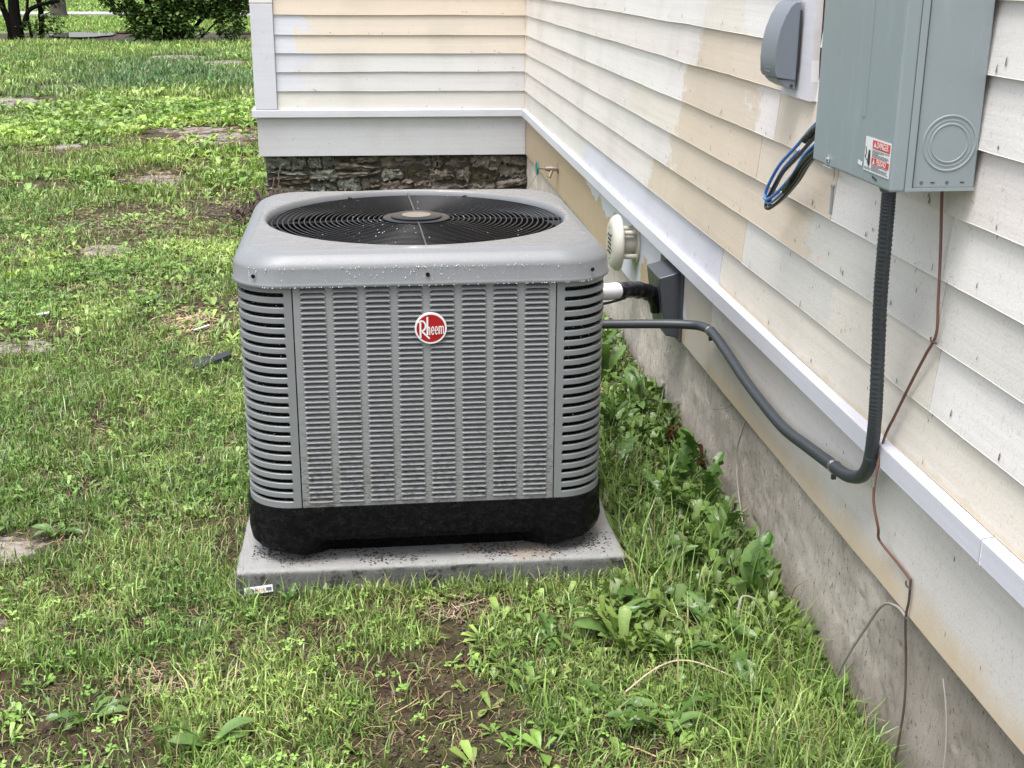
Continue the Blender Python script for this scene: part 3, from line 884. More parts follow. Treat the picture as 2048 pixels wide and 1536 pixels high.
# base pan with bulging corner feet
mb = MB()
def base_loops():
    specs = [  # (offset corner, offset mid, z corner, z mid)
        (-.012, -.012, .1915, .1915), (.0035, .0035, .1905, .1905), (.0050, .0045, .1850, .1850), (.0060, .0040, .150, .162), (.0060, .0035, .116, .130), (.0040, .0010, .100, .118),
        (-.006, -.008, .084, .110), (-.022, -.030, .0715, .106), (-.045, -.055, .064, .088), (-.070, -.065, .0605, .062)]
    rows = []
    for oc, om, zc1, zm in specs:
        r_ = []
        for a in ANG:
            c = max(abs(math.cos(a)), abs(math.sin(a))); t = min(abs(math.cos(a)), abs(math.sin(a)))/c
            w = min(1, max(0, (t-.60)/.12)); w = w*w*(3-2*w)
            lump = (float(vnoise(math.cos(a)*4+9, math.sin(a)*4+zc1*20, .35))-.5)*.004*(1 if zc1 < .18 else 0)
            h = W_ + om*(1-w)+oc*w + lump; z = (zm*(1-w)+zc1*w) - PZ
            r = polar(h, RC+.012, a); r_.append((r*math.cos(a), r*math.sin(a), z))
        rows.append(r_)
    return rows
mb.grid(base_loops()[::-1], closed=True)
ab(mb, 'base_pan', M['ac_base'], smooth=True, angle=70)
# badge
BXc, BZc, BR_ = .0085, .5735-PZ, .0325
mb = MB(); mb.disc((BXc, -W_-.0015, BZc), (0, -1, 0), BR_, .005, 48, BR_*.985)
badge = ab(mb, 'badge', M['white'], smooth=True, angle=30)
def bb(mb, name, mat):
    mb.v = [tuple(Vector(p)-rel(badge)) for p in mb.v]; return mb.build(name, mat, badge)
mb = MB(); mb.disc((BXc, -W_-.0062, BZc), (0, -1, 0), BR_*.885, .0006, 48); bb(mb, 'badge_face', M['red'])
def stroke(mb, pts, w, y, cx=1013, cy=785, R=430., taper=None):
    P = [((x-cx)/R*BR_+BXc, -(yy-cy)/R*BR_+BZc) for x, yy in pts]; w = w/R*BR_; n = len(P); L_, R2 = [], []
    for i in range(n):
        a = P[max(i-1, 0)]; b = P[min(i+1, n-1)]; dx, dz = b[0]-a[0], b[1]-a[1]; l = math.hypot(dx, dz) or 1
        nx_, nz_ = -dz/l*w/2, dx/l*w/2
        if taper: nx_ *= taper[i]; nz_ *= taper[i]
        L_.append((P[i][0]+nx_, y, P[i][1]+nz_)); R2.append((P[i][0]-nx_, y, P[i][1]-nz_))
    mb.grid([L_, R2]); mb.grid([[(a, y+.0008, c) for a, _, c in L_], L_]); mb.grid([R2, [(a, y+.0008, c) for a, _, c in R2]])
yl = -W_-.0076
def arc(cx, cy, rx, ry, a0, a1, n=14): return [(cx+rx*math.cos(math.radians(a0+(a1-a0)*i/n)), cy-ry*math.sin(math.radians(a0+(a1-a0)*i/n))) for i in range(n+1)]
letters = {
 'letter_r': [([(736, 575), (736, 1035)], 50), ([(676, 612), (712, 590), (760, 577)] + arc(770, 712, 104, 135, 85, -80) + [(742, 858)], 42), ([(775, 850), (860, 945), (975, 1062)], 44)],
 'letter_h': [([(922, 465), (922, 962)], 48), ([(940, 830), (948, 770), (962, 742), (978, 750), (984, 800), (984, 962)], 26)],
 'letter_e': [(arc(1062, 845, 30, 105, -35, 335, 24)[1:] , 22), ([(1036, 850), (1088, 850)], 18)],
 'letter_m': [([(1232, 722), (1232, 945)], 30), ([(1236, 775), (1250, 738), (1275, 732), (1288, 760), (1290, 942)], 24), ([(1292, 775), (1305, 738), (1330, 730), (1346, 760), (1348, 938)], 24)],
}
for nm, ss in letters.items():
    for off in ((0, 97) if nm == 'letter_e' else (0,)):
        mb = MB()
        for pts, w in ss:
            if nm == 'letter_e' and len(pts) > 5: pts = arc(1062, 845, 30, 105, 0, 325, 22)
            stroke(mb, [(x+off, y_-off*.05) for x, y_ in pts], w, yl)
        bb(mb, 'letter', M['white'])
# water droplets on cap and guard
def ico(mb, c, r, sq=1.0):
    c = Vector(c); vs = [c+Vector(v) for v in ((r, 0, 0), (-r, 0, 0), (0, r, 0), (0, -r, 0), (0, 0, r*sq), (0, 0, -r*sq))]
    mb.add(vs, [(0, 2, 4), (2, 1, 4), (1, 3, 4), (3, 0, 4), (2, 0, 5), (1, 2, 5), (3, 1, 5), (0, 3, 5)])
mb = MB(); rs = random.Random(4)
for _ in range(190):
    x = rs.gauss(-.08, .2); x = max(-.37, min(.37, x)); z = zc(rs.uniform(.664, .703) if rs.random() < .7 else .7)
    a = math.atan2(-.384, x); rr_ = polar(W_+.0068, RC+.008, a)
    ico(mb, (rr_*math.cos(a), rr_*math.sin(a), z), rs.uniform(.0006, .0013), rs.choice([1, 1.6, 2.2]))
for _ in range(60):
    x = rs.uniform(-.37, .37); a = math.atan2(-.384, x); rr_ = polar(W_+.0100, RC+.01, a); ico(mb, (rr_*math.cos(a), rr_*math.sin(a), zc(.6635)), rs.uniform(.0009, .0016), 1)
for _ in range(430):
    k = rs.randrange(21); r = .0845+k*.0119; a = rs.choice([rs.gauss(math.pi, .75), rs.gauss(0, .8), rs.gauss(4.2, .5)])
    ico(mb, (r*math.cos(a), r*math.sin(a), ringz(r)+rs.uniform(-.001, .001)), rs.uniform(.0009, .0019), .9)
for _ in range(260):
    sx = rs.choice((-1, 1)); a = rs.uniform(-math.pi/2-.1, -.55) if sx > 0 else rs.uniform(-math.pi+.55, -math.pi/2+.1)
    a = rs.uniform(-.95, -.6) if sx > 0 else rs.uniform(-math.pi+.6, -math.pi+.95)
    z = rs.uniform(ZB+.02, ZT); rr_ = polar(W_-.012, RC-.01, a); ico(mb, (rr_*math.cos(a), rr_*math.sin(a), z), rs.uniform(.0008, .0016), 1)
ab(mb, 'water_droplets', M['drop'], kind='stuff', smooth=True, angle=180)
# little printed strip on the slab edge
Lb = empty('paper_label', (-1.362, -.981, .014), 'small white printed strip lying at the front edge of the slab', 'label', rz=.02)
Lb.rotation_euler = (0, -.09, .02); Lb.scale = (.88, 1, .8)
mb = MB(); mb.grid([[(-.034 + .068*i/8, .0-.0003*math.sin(i*.5), .0), (-.034+.068*i/8, .004-.0003*math.sin(i*.5), .0185)] for i in range(9)])
s_ = mb.build('label_strip', M['white_l'], Lb); so = s_.modifiers.new('thick', 'SOLIDIFY'); so.thickness = .0006
def text(body, size, loc, rot, mat, parent, name, ext=.0002, sx=1.0):
    cu = bpy.data.curves.new(name, 'FONT'); cu.body = body; cu.size = size; cu.extrude = ext; cu.align_x = 'CENTER'; cu.align_y = 'CENTER'; cu.resolution_u = 3
    o = bpy.data.objects.new(name, cu); COL.objects.link(o); cu.materials.append(mat); o.parent = parent; bpy.context.view_layer.update()
    me = bpy.data.meshes.new_from_object(o); bpy.data.objects.remove(o)
    o = bpy.data.objects.new(name, me); COL.objects.link(o); me.materials.clear(); me.materials.append(mat); o.parent = parent; o.location = loc; o.rotation_euler = rot; o.scale = (sx, 1, 1); return o
tl = math.radians(78)
text('ULTRA', .0105, (-.0185, -.0002, .010), (tl, 0, 0), M['label_black'], Lb, 'printed_word')
text('LITE', .0105, (.0060, -.0002, .010), (tl, 0, 0), M['label_red'], Lb, 'printed_word')
mb = MB(); mb.box((.018, .0002, .005), (.031, .0008, .0145)); mb.build('printed_panel', M['cover'], Lb)

# ================================================================== THINGS ON THE WALL
# --- enclosure
B = empty('electrical_box', (-.32, -1.56, .972), 'large grey-green metal electrical box on the wall with a red and white danger label', 'electrical box')
BLc = Vector(B.location)
def bx(mb, name, mat, parent=None, **k):
    o_ = BLc if parent is None else BLc + Vector(parent.location)
    mb.v = [tuple(Vector(p)-o_) for p in mb.v]; return mb.build(name, mat, parent or B, **k)
mb = MB(); mb.box((-.363, -1.7185, .9735), (-.262, -1.402, 1.50)); body = bx(mb, 'enclosure_body', M['box2'], bevel=.002)
mb = MB(); mb.box((-.352, -1.7215, .9745), (-.3635, -1.7186, 1.50)); 
bx(mb, 'groove_strip', M['box2'])
# front cover: tray with a folded lip and a slightly raised far half
mb = MB(); mb.box((-.3855, -1.7225, .969), (-.3635, -1.398, 1.503)); cover = bx(mb, 'cover', M['box'], bevel=.0035, bseg=3)
mb = MB()
mb.grid([[(-.3858, -1.61, z), (-.3864, -1.606, z), (-.3864, -1.600, z), (-.3858, -1.596, z)] for z in (1.06, 1.499)]); bx(mb, 'cover_crease', M['box'], cover, smooth=True)
mb = MB(); mb.box((-.36, -1.7205, .9725), (-.352, -1.7195, .9745)); bx(mb, 'painted_shadow_strip', M['box_shade_hole'])  # dark strips here and below paint in the shadow lines beside the cover lip
mb = MB(); mb.box((-.3635, -1.7222, .970), (-.262, -1.7192, .9745)); bx(mb, 'bottom_flange', M['box2'])
mb = MB(); mb.box((-.3636, -1.7205, .975), (-.3622, -1.7190, 1.50)); bx(mb, 'painted_shadow_strip', M['box_shade_hole'])
mb = MB(); mb.box((-.3532, -1.7222, .975), (-.3522, -1.7212, 1.50)); bx(mb, 'painted_shadow_strip', M['box_shade_hole'])
# knockout rings on the near side
def ringk(r, w, h):
    mb = MB(); n = 64; rows = []
    for i in range(n+1):
        a = 2*math.pi*i/n; rows.append([(-.3045+(r+d)*math.cos(a), -1.7185-hh, 1.0355+(r+d)*math.sin(a)) for d, hh in ((-w/2, -.0002), (-w/4, h), (w/4, h), (w/2, -.0002))])
    mb.grid(rows); bx(mb, 'knockout_ring', M['box2'], body, smooth=True, angle=80)
ringk(.0375, .004, .0010); ringk(.0315, .002, .0005); ringk(.0262, .0032, .0009)
for x in (-.339, -.302):
    mb = MB(); mb.disc((x, -1.7186, .9815), (0, -1, 0), .0026, .0004, 14); bx(mb, 'screw_hole', M['pvc_l'])
for x in (-.323, -.280):
    mb = MB(); mb.box((x-.003, -1.7192, .9808), (x+.003, -1.7186, .9824)); bx(mb, 'slot_hole', M['box_shade_hole'])
# label
mb = MB(); mb.box((-.3864, -1.7160, .9865), (-.3857, -1.6225, 1.0345)); lab = bx(mb, 'warning_label', M['white_l'])
lo = BLc + Vector(lab.location)
def lx(mb, name, mat, **k):
    mb.v = [tuple(Vector(p)-lo) for p in mb.v]; return mb.build(name, mat, lab, **k)
# label: u runs from far edge (0) to near edge (1)
LU = lambda u: -1.6225 - .0935*u
mb = MB(); mb.box((-.3868, LU(.98), 1.0205), (-.38645, LU(.30), 1.0325)); lx(mb, 'red_band', M['label_red'])
mb = MB(); mb.box((-.3868, LU(.98), .9985), (-.38645, LU(.30), 1.0075)); lx(mb, 'red_band', M['label_red'])
rot = (math.pi/2, 0, -math.pi/2)
text('DANGER', .0125, Vector((-.3870, LU(.69), 1.0265))-lo, rot, M['white_l'], lab, 'printed_word', .0001, .85)
text('PELIGRO', .0105, Vector((-.3870, LU(.69), 1.003))-lo, rot, M['white_l'], lab, 'printed_word', .0001, .85)
for zq in (1.0265, 1.003):
    mb = MB(); yq = LU(.40); mb.add([(-.3871, yq+.0040, zq-.0035), (-.3871, yq-.0040, zq-.0035), (-.3871, yq, zq+.0045)], [(0, 1, 2)]); lx(mb, 'warning_triangle', M['white_l'])
mb = MB(); rs = random.Random(9)
for k, (zq, u1) in enumerate([(1.0182, .98), (1.0164, .75), (1.0146, .55), (1.0128, .95), (1.0110, .98), (1.0092, .9), (.9970, .95), (.9952, .6), (.9934, .95), (.9916, .92), (.9897, .98)]):
    u = .31 if k < 9 else .03
    while u < u1:
        du = rs.uniform(.03, .09); mb.add([(-.3870, LU(u), zq-.0005), (-.3870, LU(min(u+du, u1)), zq-.0005), (-.3870, LU(min(u+du, u1)), zq+.0006), (-.3870, LU(u), zq+.0006)], [(0, 1, 2, 3)]); u += du+.012
lx(mb, 'small_print', M['label_grey'], kind='stuff')
mb = MB()
mb.add([(-.3871, LU(u), z) for u, z in ((.16, 1.016), (.22, 1.018), (.24, 1.010), (.25, .998), (.19, .993), (.14, .999), (.15, 1.008))], [tuple(range(7))])
mb.tube([(-.3871, LU(.04), 1.020), (-.3871, LU(.08), 1.012), (-.3871, LU(.05), 1.006), (-.3871, LU(.12), 1.002)], .0006, 6)
lx(mb, 'hazard_figure', M['label_black'])
mb = MB(); mb.add([(-.3864, -1.675+u, .9765+v) for u, v in ((.018, .0035), (.0, 0), (.0, .003), (.018, .0065))], [(0, 1, 2, 3)]); bx(mb, 'printed_number', M['label_black'])
mb = MB(); mb.add([(-.3864, -1.598, .992), (-.3864, -1.615, .990), (-.3864, -1.617, .996), (-.3864, -1.600, .998)], [(0, 1, 2, 3)]); bx(mb, 'tape_scrap', M['white_l'])
mb = MB(); mb.disc((-.3857, -1.474, .981), (-1, 0, 0), .0062, .003, 8); mb.disc((-.3887, -1.474, .981), (-1, 0, 0), .003, .004, 8); bx(mb, 'latch_screw', M['chrome'])
mb = MB(); mb.box((-.389, -1.492, .9675), (-.364, -1.455, .9695)); bx(mb, 'latch_tab', M['chrome'], bevel=.0008)
# seal tag
Tg = empty('seal_tag', (-.376, -1.476, .895), 'thin grey plastic tag hanging on a wire below the electrical box', 'tag')
mb = MB(); mb.tube([(0, 0, .073), (.001, .001, .055), (0, .0, .043)], .0008, 6); mb.build('tag_wire', M['chrome'], Tg)
mb = MB(); mb.box((-.0015, -.0042, -.002), (.0015, .0042, .044)); mb.box((-.002, -.0052, .040), (.002, .0052, .045)); mb.build('tag_strip', M['seal'], Tg, bevel=.0008)
# --- wire loop
WLp = empty('wire_loop', (-.30, -1.0, .82), 'loop of blue and black electrical wires taped together left of the box', 'wire')
def wl_(pts, r, name, mat, n=8):
    mb = MB(); mb.tube([Vector(p)-Vector(WLp.location) for p in pts], r, n); mb.build(name, mat, WLp, smooth=True)
top = lambda dx, dz: [(-.310+dx, -1.40, 1.075+dz), (-.305+dx, -1.20, 1.000+dz), (-.30+dx, -1.075, .940+dz), (-.30+dx, -.985, .893+dz), (-.30+dx, -.925, .846+dz), (-.30+dx, -.906, .826+dz*.6)]
bot = lambda dx, dz: [(-.303+dx, -.918, .8165+dz), (-.305+dx, -.955, .822+dz), (-.308+dx, -1.03, .853+dz), (-.31+dx, -1.11, .897+dz), (-.315+dx, -1.20, .952+dz), (-.32+dx, -1.40, 1.03+dz)]
wl_(top(-.006, .007)+bot(-.008, .006), .0034, 'blue_wire', M['blue'])
wl_(top(.006, -.002)+bot(.003, -.007), .0036, 'black_wire', M['bwire'])
wl_(top(-.002, -.013)+bot(-.004, -.012), .0036, 'black_wire', M['bwire'])
wl_(top(.002, .0)[2:]+bot(-.004, -.002), .0024, 'blue_wire', M['blue'])
wl_([(-.312, -1.075, .876), (-.315, -1.16, .930), (-.32, -1.30, .99)], .0085, 'black_sleeve', M['tape'], 10)
wl_([(-.309, -1.045, .860), (-.311, -1.07, .873), (-.313, -1.095, .887)], .0095, 'tape_wrap', M['tape'], 10)
wl_([(-.304, -1.12, .966), (-.307, -1.2, 1.000), (-.312, -1.36, 1.06)], .0085, 'black_sleeve', M['tape'], 10)
# --- in-use outlet cover on its white block
mb = MB()
zz_ = [1.024, 1.06, 1.10, 1.16, 1.22, 1.30, 1.50]
rows = []
for z in zz_:
    yn = -1.012 + (.006 if z > 1.08 else .0) + (float(vnoise(z, 5, .04))-.5)*.006
    rows.append([(-.250, -.834, z), (-.2655, -.836, z), (-.2655, yn, z), (-.250, yn, z)])
mb.grid(rows, flip=True); mb.f.append((0, 1, 2, 3)); nb = len(mb.v); mb.f.append((nb-4, nb-1, nb-2, nb-3))
hbuild(mb, 'mounting_block', paint_board('block_paint', 1, [(.66, .66, .70)], [], .25, .6))
OC = empty('outlet_cover', (-.272, -.90, 1.05), 'grey plastic weatherproof outlet cover on the white block left of the box', 'outlet cover')
OL = Vector(OC.location)
# profile in x (out from the wall) and z, extruded along y
pr = [(-.272, 1.2065), (-.283, 1.2060), (-.292, 1.198), (-.302, 1.180), (-.311, 1.155), (-.317, 1.125), (-.3185, 1.095), (-.3165, 1.070), (-.312, 1.062), (-.274, 1.0565)]
def ext(prof, y0, y1, rnd=.004):
    mb = MB(); k = len(prof); cx = sum(p[0] for p in prof)/k; cz = sum(p[1] for p in prof)/k
    sc = lambda s: [(cx+(x-cx)*s, cz+(z-cz)*s) for x, z in prof]
    rows = []
    for y, s in ((y0, .965), (y0+rnd*.35, .988), (y0+rnd, 1), (y1-rnd, 1), (y1-rnd*.35, .988), (y1, .965)):
        rows.append([(x, y, z) for x, z in sc(s)])
    mb.grid(rows, closed=True); mb.f.append(tuple(range(k))[::-1]); nb = len(mb.v); mb.f.append(tuple(nb-k+j for j in range(k))); return mb
def ob(mb, name, mat, **k):
    mb.v = [tuple(Vector(p)-OL) for p in mb.v]; return mb.build(name, mat, OC, **k)
ob(ext(pr, -.947, -.848), 'hinged_cover', M['cover'], smooth=True, angle=28)
ob(ext([(-.2745, 1.0575), (-.309, 1.0605), (-.298, 1.050), (-.283, 1.0425), (-.2735, 1.041)], -.944, -.851, .003), 'cover_bottom', M['cover'], smooth=True, angle=28)
mb = MB(); mb.box((-.2745, -.9485, 1.078), (-.2715, -.846, 1.19)); ob(mb, 'gasket', M['cover_d'])
mb = MB(); mb.box((-.2755, -.9425, 1.040), (-.2722, -.850, 1.208)); ob(mb, 'back_plate', M['cover'], bevel=.001)
mb = MB(); mb.disc((-.281, -.9445, 1.0475), (0, -1, 0), .0032, .0006, 12); ob(mb, 'screw_hole', M['cover_d'])
for zq in (1.088, 1.080, 1.072):
    mb = MB(); mb.box((-.3182, -.915, zq), (-.3165, -.885, zq+.0012)); ob(mb, 'raised_mark', M['cover'])
# --- conduit
Cd = empty('electrical_conduit', (-.335, -1.60, .40), 'dark grey flexible conduit running from the electrical box down to the air conditioner', 'conduit')
CL = Vector(Cd.location)
def cb(mb, name, mat, **k):
    mb.v = [tuple(Vector(p)-CL) for p in mb.v]; return mb.build(name, mat, Cd, **k)
rib = [(-.336, -1.602, .958), (-.335, -1.602, .92), (-.330, -1.592, .85), (-.322, -1.577, .777), (-.310, -1.560, .69), (-.301, -1.550, .603), (-.294, -1.537, .545), (-.288, -1.520, .493)]
Pc = catmull([Vector(p) for p in rib], 40)
mb = MB(); mb.tube(Pc, lambda t: .0104 + .0011*(.5+.5*math.cos(t*2*math.pi*72))**3, 14, smooth=False); cb(mb, 'ribbed_conduit', M['pvc'], smooth=True, angle=80)
bend = [(-.288, -1.521, .496), (-.285, -1.508, .472), (-.283, -1.485, .447), (-.282, -1.450, .4285), (-.281, -1.400, .4135), (-.280, -1.343, .4055)]
mb = MB(); mb.tube(bend, .0118, 14); cb(mb, 'conduit_elbow', M['pvc'], smooth=True, angle=80)
run = [(-.280, -1.345, .406), (-.277, -1.20, .387), (-.276, -1.047, .370), (-.275, -.90, .371), (-.275, -.749, .380), (-.275, -.64, .392), (-.275, -.573, .399), (-.2755, -.50, .406), (-.277, -.453, .409), (-.281, -.415, .4085), (-.290, -.385, .4065), (-.31, -.365, .4045), (-.36, -.345, .4025), (-.45, -.33, .4005), (-.56, -.32, .399), (-.64, -.31, .398)]
mb = MB(); mb.tube(run, .0118, 14); cb(mb, 'smooth_conduit', M['pvc'], smooth=True, angle=80)
def clamp(p, ax, nm='conduit_clamp'):
    mb = MB(); p = Vector(p); ax = Vector(ax).normalized(); mb.tube([p-ax*.004, p+ax*.004], .0134, 16, smooth=False); cb(mb, nm, M['chrome'], smooth=True)
    mb = MB(); mb.box((p.x-.004, p.y-.003, p.z-.024), (p.x+.004, p.y+.003, p.z-.013)); cb(mb, 'clamp_foot', M['pvc'])
clamp((-.280, -1.345, .4058), (0, 1, .05)); clamp((-.2775, -.445, .4090), (0, 1, -.03))
mb = MB(); mb.tube([(-.336, -1.602, .971), (-.336, -1.602, .957)], .0152, 20, smooth=False); mb.tube([(-.336, -1.602, .957), (-.336, -1.602, .950)], lambda t: .0152-.0028*t, 20, smooth=False); cb(mb, 'conduit_connector', M['pvc_l'], smooth=True, angle=40)
# --- line set
LS = empty('line_set', (-.47, -.1, .42), 'white and black taped refrigerant pipe entering the dark wall hood', 'pipe')
SL = Vector(LS.location)
def sb(pts, r, name, mat, n=16):
    mb = MB(); mb.tube([Vector(p)-SL for p in pts], r, n); mb.build(name, mat, LS, smooth=True, angle=80)
sb([(-.66, -.20, .452), (-.56, -.145, .440), (-.485, -.095, .4275), (-.445, -.066, .4225)], .0235, 'white_insulation', M['foam'])
pt = [(-.446, -.067, .4225), (-.395, -.022, .414), (-.355, .010, .402), (-.325, .030, .388), (-.300, .045, .372)]
rs = random.Random(2); bump_ = [rs.uniform(-.001, .0025) for _ in range(60)]
mb = MB(); mb.tube(catmull([Vector(p)-SL for p in pt], 8), lambda t: .0225 + bump_[int(t*40)] + .010*max(0, t-.7), 18, smooth=False); mb.build('black_tape', M['tape'], LS, smooth=True, angle=25)
sb([(-.334, .015, .390), (-.316, .032, .362), (-.309, .040, .335)], .016, 'black_tape', M['tape'], 12)
sb([(-.60, -.20, .425), (-.50, -.125, .401), (-.42, -.06, .400)], .004, 'thin_pipe', M['bwire'], 8)
# --- hood
Hd = empty('line_set_hood', (-.26, .10, .27), 'dark charcoal plastic wall hood below the ledge where the taped pipe enters', 'wall hood')
HDL = Vector(Hd.location)
def hb_(mb, name, mat, **k):
    mb.v = [tuple(Vector(p)-HDL) for p in mb.v]; return mb.build(name, mat, Hd, **k)
mb = MB(); mb.box((-.2575, -.046, .262), (-.2506, .235, .463)); hb_(mb, 'hood_flange', M['hood'], bevel=.0015)
yn, yf = -.024, .150
V = [(-.2575, yn, .462), (-.318, yn, .446), (-.293, yn, .278), (-.2575, yn, .270),
     (-.2575, yf, .462), (-.318, yf, .446), (-.293, yf, .278), (-.2575, yf, .270)]
mb = MB(); mb.add(V, [(0, 1, 2, 3), (7, 6, 5, 4), (0, 4, 5, 1), (1, 5, 6, 2), (2, 6, 7, 3)]); hb_(mb, 'hood_shell', M['hood'], bevel=.004, bseg=3)
# --- round vent terminal
Vt = empty('vent_terminal', (-.318, .632, .411), 'round beige plastic vent terminal standing off the wall behind the unit', 'vent')
VL = Vector(Vt.location)
def vb(mb, name, mat, **k):
    return mb.build(name, mat, Vt, **k)
def dish(cx):
    mb = MB(); n = 48; rows = []
    for r, x in ((.010, -.022), (.060, -.022), (.070, -.0205), (.082, -.014), (.0905, -.003), (.0925, .005), (.090, .011), (.084, .013), (.078, .008), (.066, .001), (.01, 0)):
        rows.append([(x+cx, r*math.cos(2*math.pi*k/n), r*math.sin(2*math.pi*k/n)) for k in range(n)])
    mb.grid(rows, closed=True, flip=True); mb.f.append(tuple(range(n))); nb = len(mb.v); mb.f.append(tuple(nb-n+k for k in range(n))); return mb
vb(dish(0), 'vent_disc', M['vent'], smooth=True, angle=50)
for k in range(5):
    mb = MB(); mb.box((-.0236, -.030, -.032+k*.014), (-.0216, .022, -.0255+k*.014)); vb(mb, 'vent_slot', M['vent_d'])
for k in range(6):
    a = math.radians(20+60*k); mb = MB(); mb.disc((-.0222, .05*math.cos(a), .05*math.sin(a)), (-1, 0, 0), .003, .001, 8); vb(mb, 'vent_screw', M['vent_d'])
for a in (45, 135, 225, 315):
    c_, s_ = .055*math.cos(math.radians(a)), .055*math.sin(math.radians(a)); mb = MB(); mb.tube([(.005, c_, s_), (.0655, c_, s_)], .0085, 12, smooth=False); vb(mb, 'standoff', M['vent'], smooth=True)
mb = MB(); mb.tube([(.0, 0, 0), (.0655, 0, 0)], .036, 24, smooth=False); vb(mb, 'vent_pipe', M['vent'], smooth=True)
mb = MB(); mb.disc((.0665, 0, 0), (-1, 0, 0), .072, .006, 36); vb(mb, 'wall_flange', M['vent'])
# --- hose bib
Hb = empty('outdoor_tap', (-.25, 2.48, .38), 'small brass outdoor tap with teal wheel handle low on the wall', 'tap')
def tb(pts, r, name, mat, n=10):
    mb = MB(); mb.tube(pts, r, n, smooth=False); mb.build(name, mat, Hb, smooth=True, angle=40)
mb = MB(); mb.disc((0, 0, 0), (-1, 0, 0), .026, .005, 20); mb.build('tap_flange', M['brass'], Hb)
tb([(-.004, 0, 0), (-.06, 0, 0)], .012, 'tap_body', M['brass']); tb([(-.03, 0, -.004), (-.045, -.012, -.038)], .009, 'spout', M['brass'])
tb([(-.058, 0, 0), (-.098, 0, .004)], .005, 'valve_stem', M['brass'])
mb = MB(); n = 20; rows = []
for i in range(n+1):
    a = 2*math.pi*i/n; rr_ = .026+.002*math.cos(a*6); rows.append([(-.10+.005*math.cos(b), (rr_+.006*math.sin(b))*math.cos(a), .004+(rr_+.006*math.sin(b))*math.sin(a)) for b in [2*math.pi*q/6 for q in range(6)]])
mb.grid(rows, closed=True); mb.disc((-.098, 0, .004), (-1, 0, 0), .022, .004, 16); mb.build('wheel_handle', M['teal'], Hb, smooth=True)
mb = MB(); mb.tube([(-.10, 0, -.022), (-.118, .02, -.06), (-.14, .05, -.105)], .002, 6); mb.build('hanging_wire', M['greyw'], Hb)
# --- ground wire and cables
gw = empty('ground_wire', (-.268, -1.64, .5), 'thin brown copper ground wire hanging from the box down past the ledge', 'wire')
GLc = Vector(gw.location)
def wb(root, pts, r, name, mat, n=8):
    mb = MB(); mb.tube([Vector(p)-Vector(root.location) for p in pts], r, n); return mb.build(name, mat, root, smooth=True, angle=80)
wb(gw, [(-.271, -1.637, .972), (-.269, -1.64, .93), (-.267, -1.648, .87), (-.267, -1.659, .797), (-.266, -1.663, .746), (-.267, -1.637, .705), (-.268, -1.603, .654), (-.268, -1.553, .578), (-.272, -1.530, .530), (-.284, -1.541, .475), (-.286, -1.545, .427), (-.278, -1.557, .38), (-.265, -1.538, .349), (-.257, -1.595, .336), (-.2555, -1.650, .331)], .0024, 'wire_upper', M['copper'])
wb(gw, [(-.2555, -1.650, .331), (-.2555, -1.652, .296), (-.2555, -1.648, .257), (-.2500, -1.654, .188), (-.2520, -1.671, .123), (-.2560, -1.676, .060), (-.262, -1.678, -.02)], .0021, 'wire_lower', M['copper_d'])
for p in ((-.268, -1.661, .735), (-.258, -1.650, .322)):
    mb = MB(); q = Vector(p)-GLc; mb.tube([q+Vector((0, -.010, -.002)), q+Vector((-.004, 0, 0)), q+Vector((0, .010, .002))], .0016, 6); mb.build('wire_staple', M['copper_d'], gw)
mb = MB(); mb.tube([Vector(p)-GLc for p in [(-.2885, -1.5425, .468), (-.2895, -1.544, .450)]], .0028, 8, smooth=False); mb.build('bare_splice', M['chrome'], gw)
c1 = empty('loose_cable', (-.25, -.7, .1), 'thin grey cable hanging down the concrete foundation below the conduit', 'cable')
wb(c1, [(-.247, -.690, .262), (-.249, -.675, .235), (-.250, -.640, .162), (-.252, -.672, .087), (-.258, -.76, .018), (-.262, -.83, -.02)], .0018, 'cable_sheath', M['greyw'])
c2 = empty('loose_cable', (-.25, -1.5, .1), 'grey cable arching from the ground wire down to the grass', 'cable')
wb(c2, [(-.2545, -1.650, .262), (-.255, -1.61, .262), (-.256, -1.555, .235), (-.256, -1.49, .150), (-.258, -1.43, .06), (-.265, -1.40, -.01)], .0026, 'cable_sheath', M['greyw'])
c3 = empty('dry_stem', (-.25, -1.8, .1), 'pale dry stem leaning on the concrete near the bottom right', 'stem')
wb(c3, [(-.2445, -1.775, .225), (-.247, -1.80, .190), (-.249, -1.818, .14), (-.254, -1.828, .08), (-.26, -1.822, -.01)], .0012, 'stem', M['greyw'])
c4 = empty('thin_wire', (-.25, -.45, .2), 'short thin curled wire end poking out under the skirt board', 'wire')
wb(c4, [(-.247, -.30, .262), (-.250, -.34, .20), (-.250, -.39, .186), (-.251, -.456, .207), (-.250, -.54, .240), (-.247, -.575, .263)], .0009, 'wire_strand', M['greyw'])
c5 = empty('loose_cable', (-.40, -1.18, .05), 'short grey cable loop rising out of the weeds by the foundation', 'cable')
wb(c5, [(-.40, -1.215, -.01), (-.397, -1.205, .045), (-.385, -1.19, .068), (-.355, -1.19, .055), (-.33, -1.20, .0)], .0022, 'cable_sheath', M['greyw'])

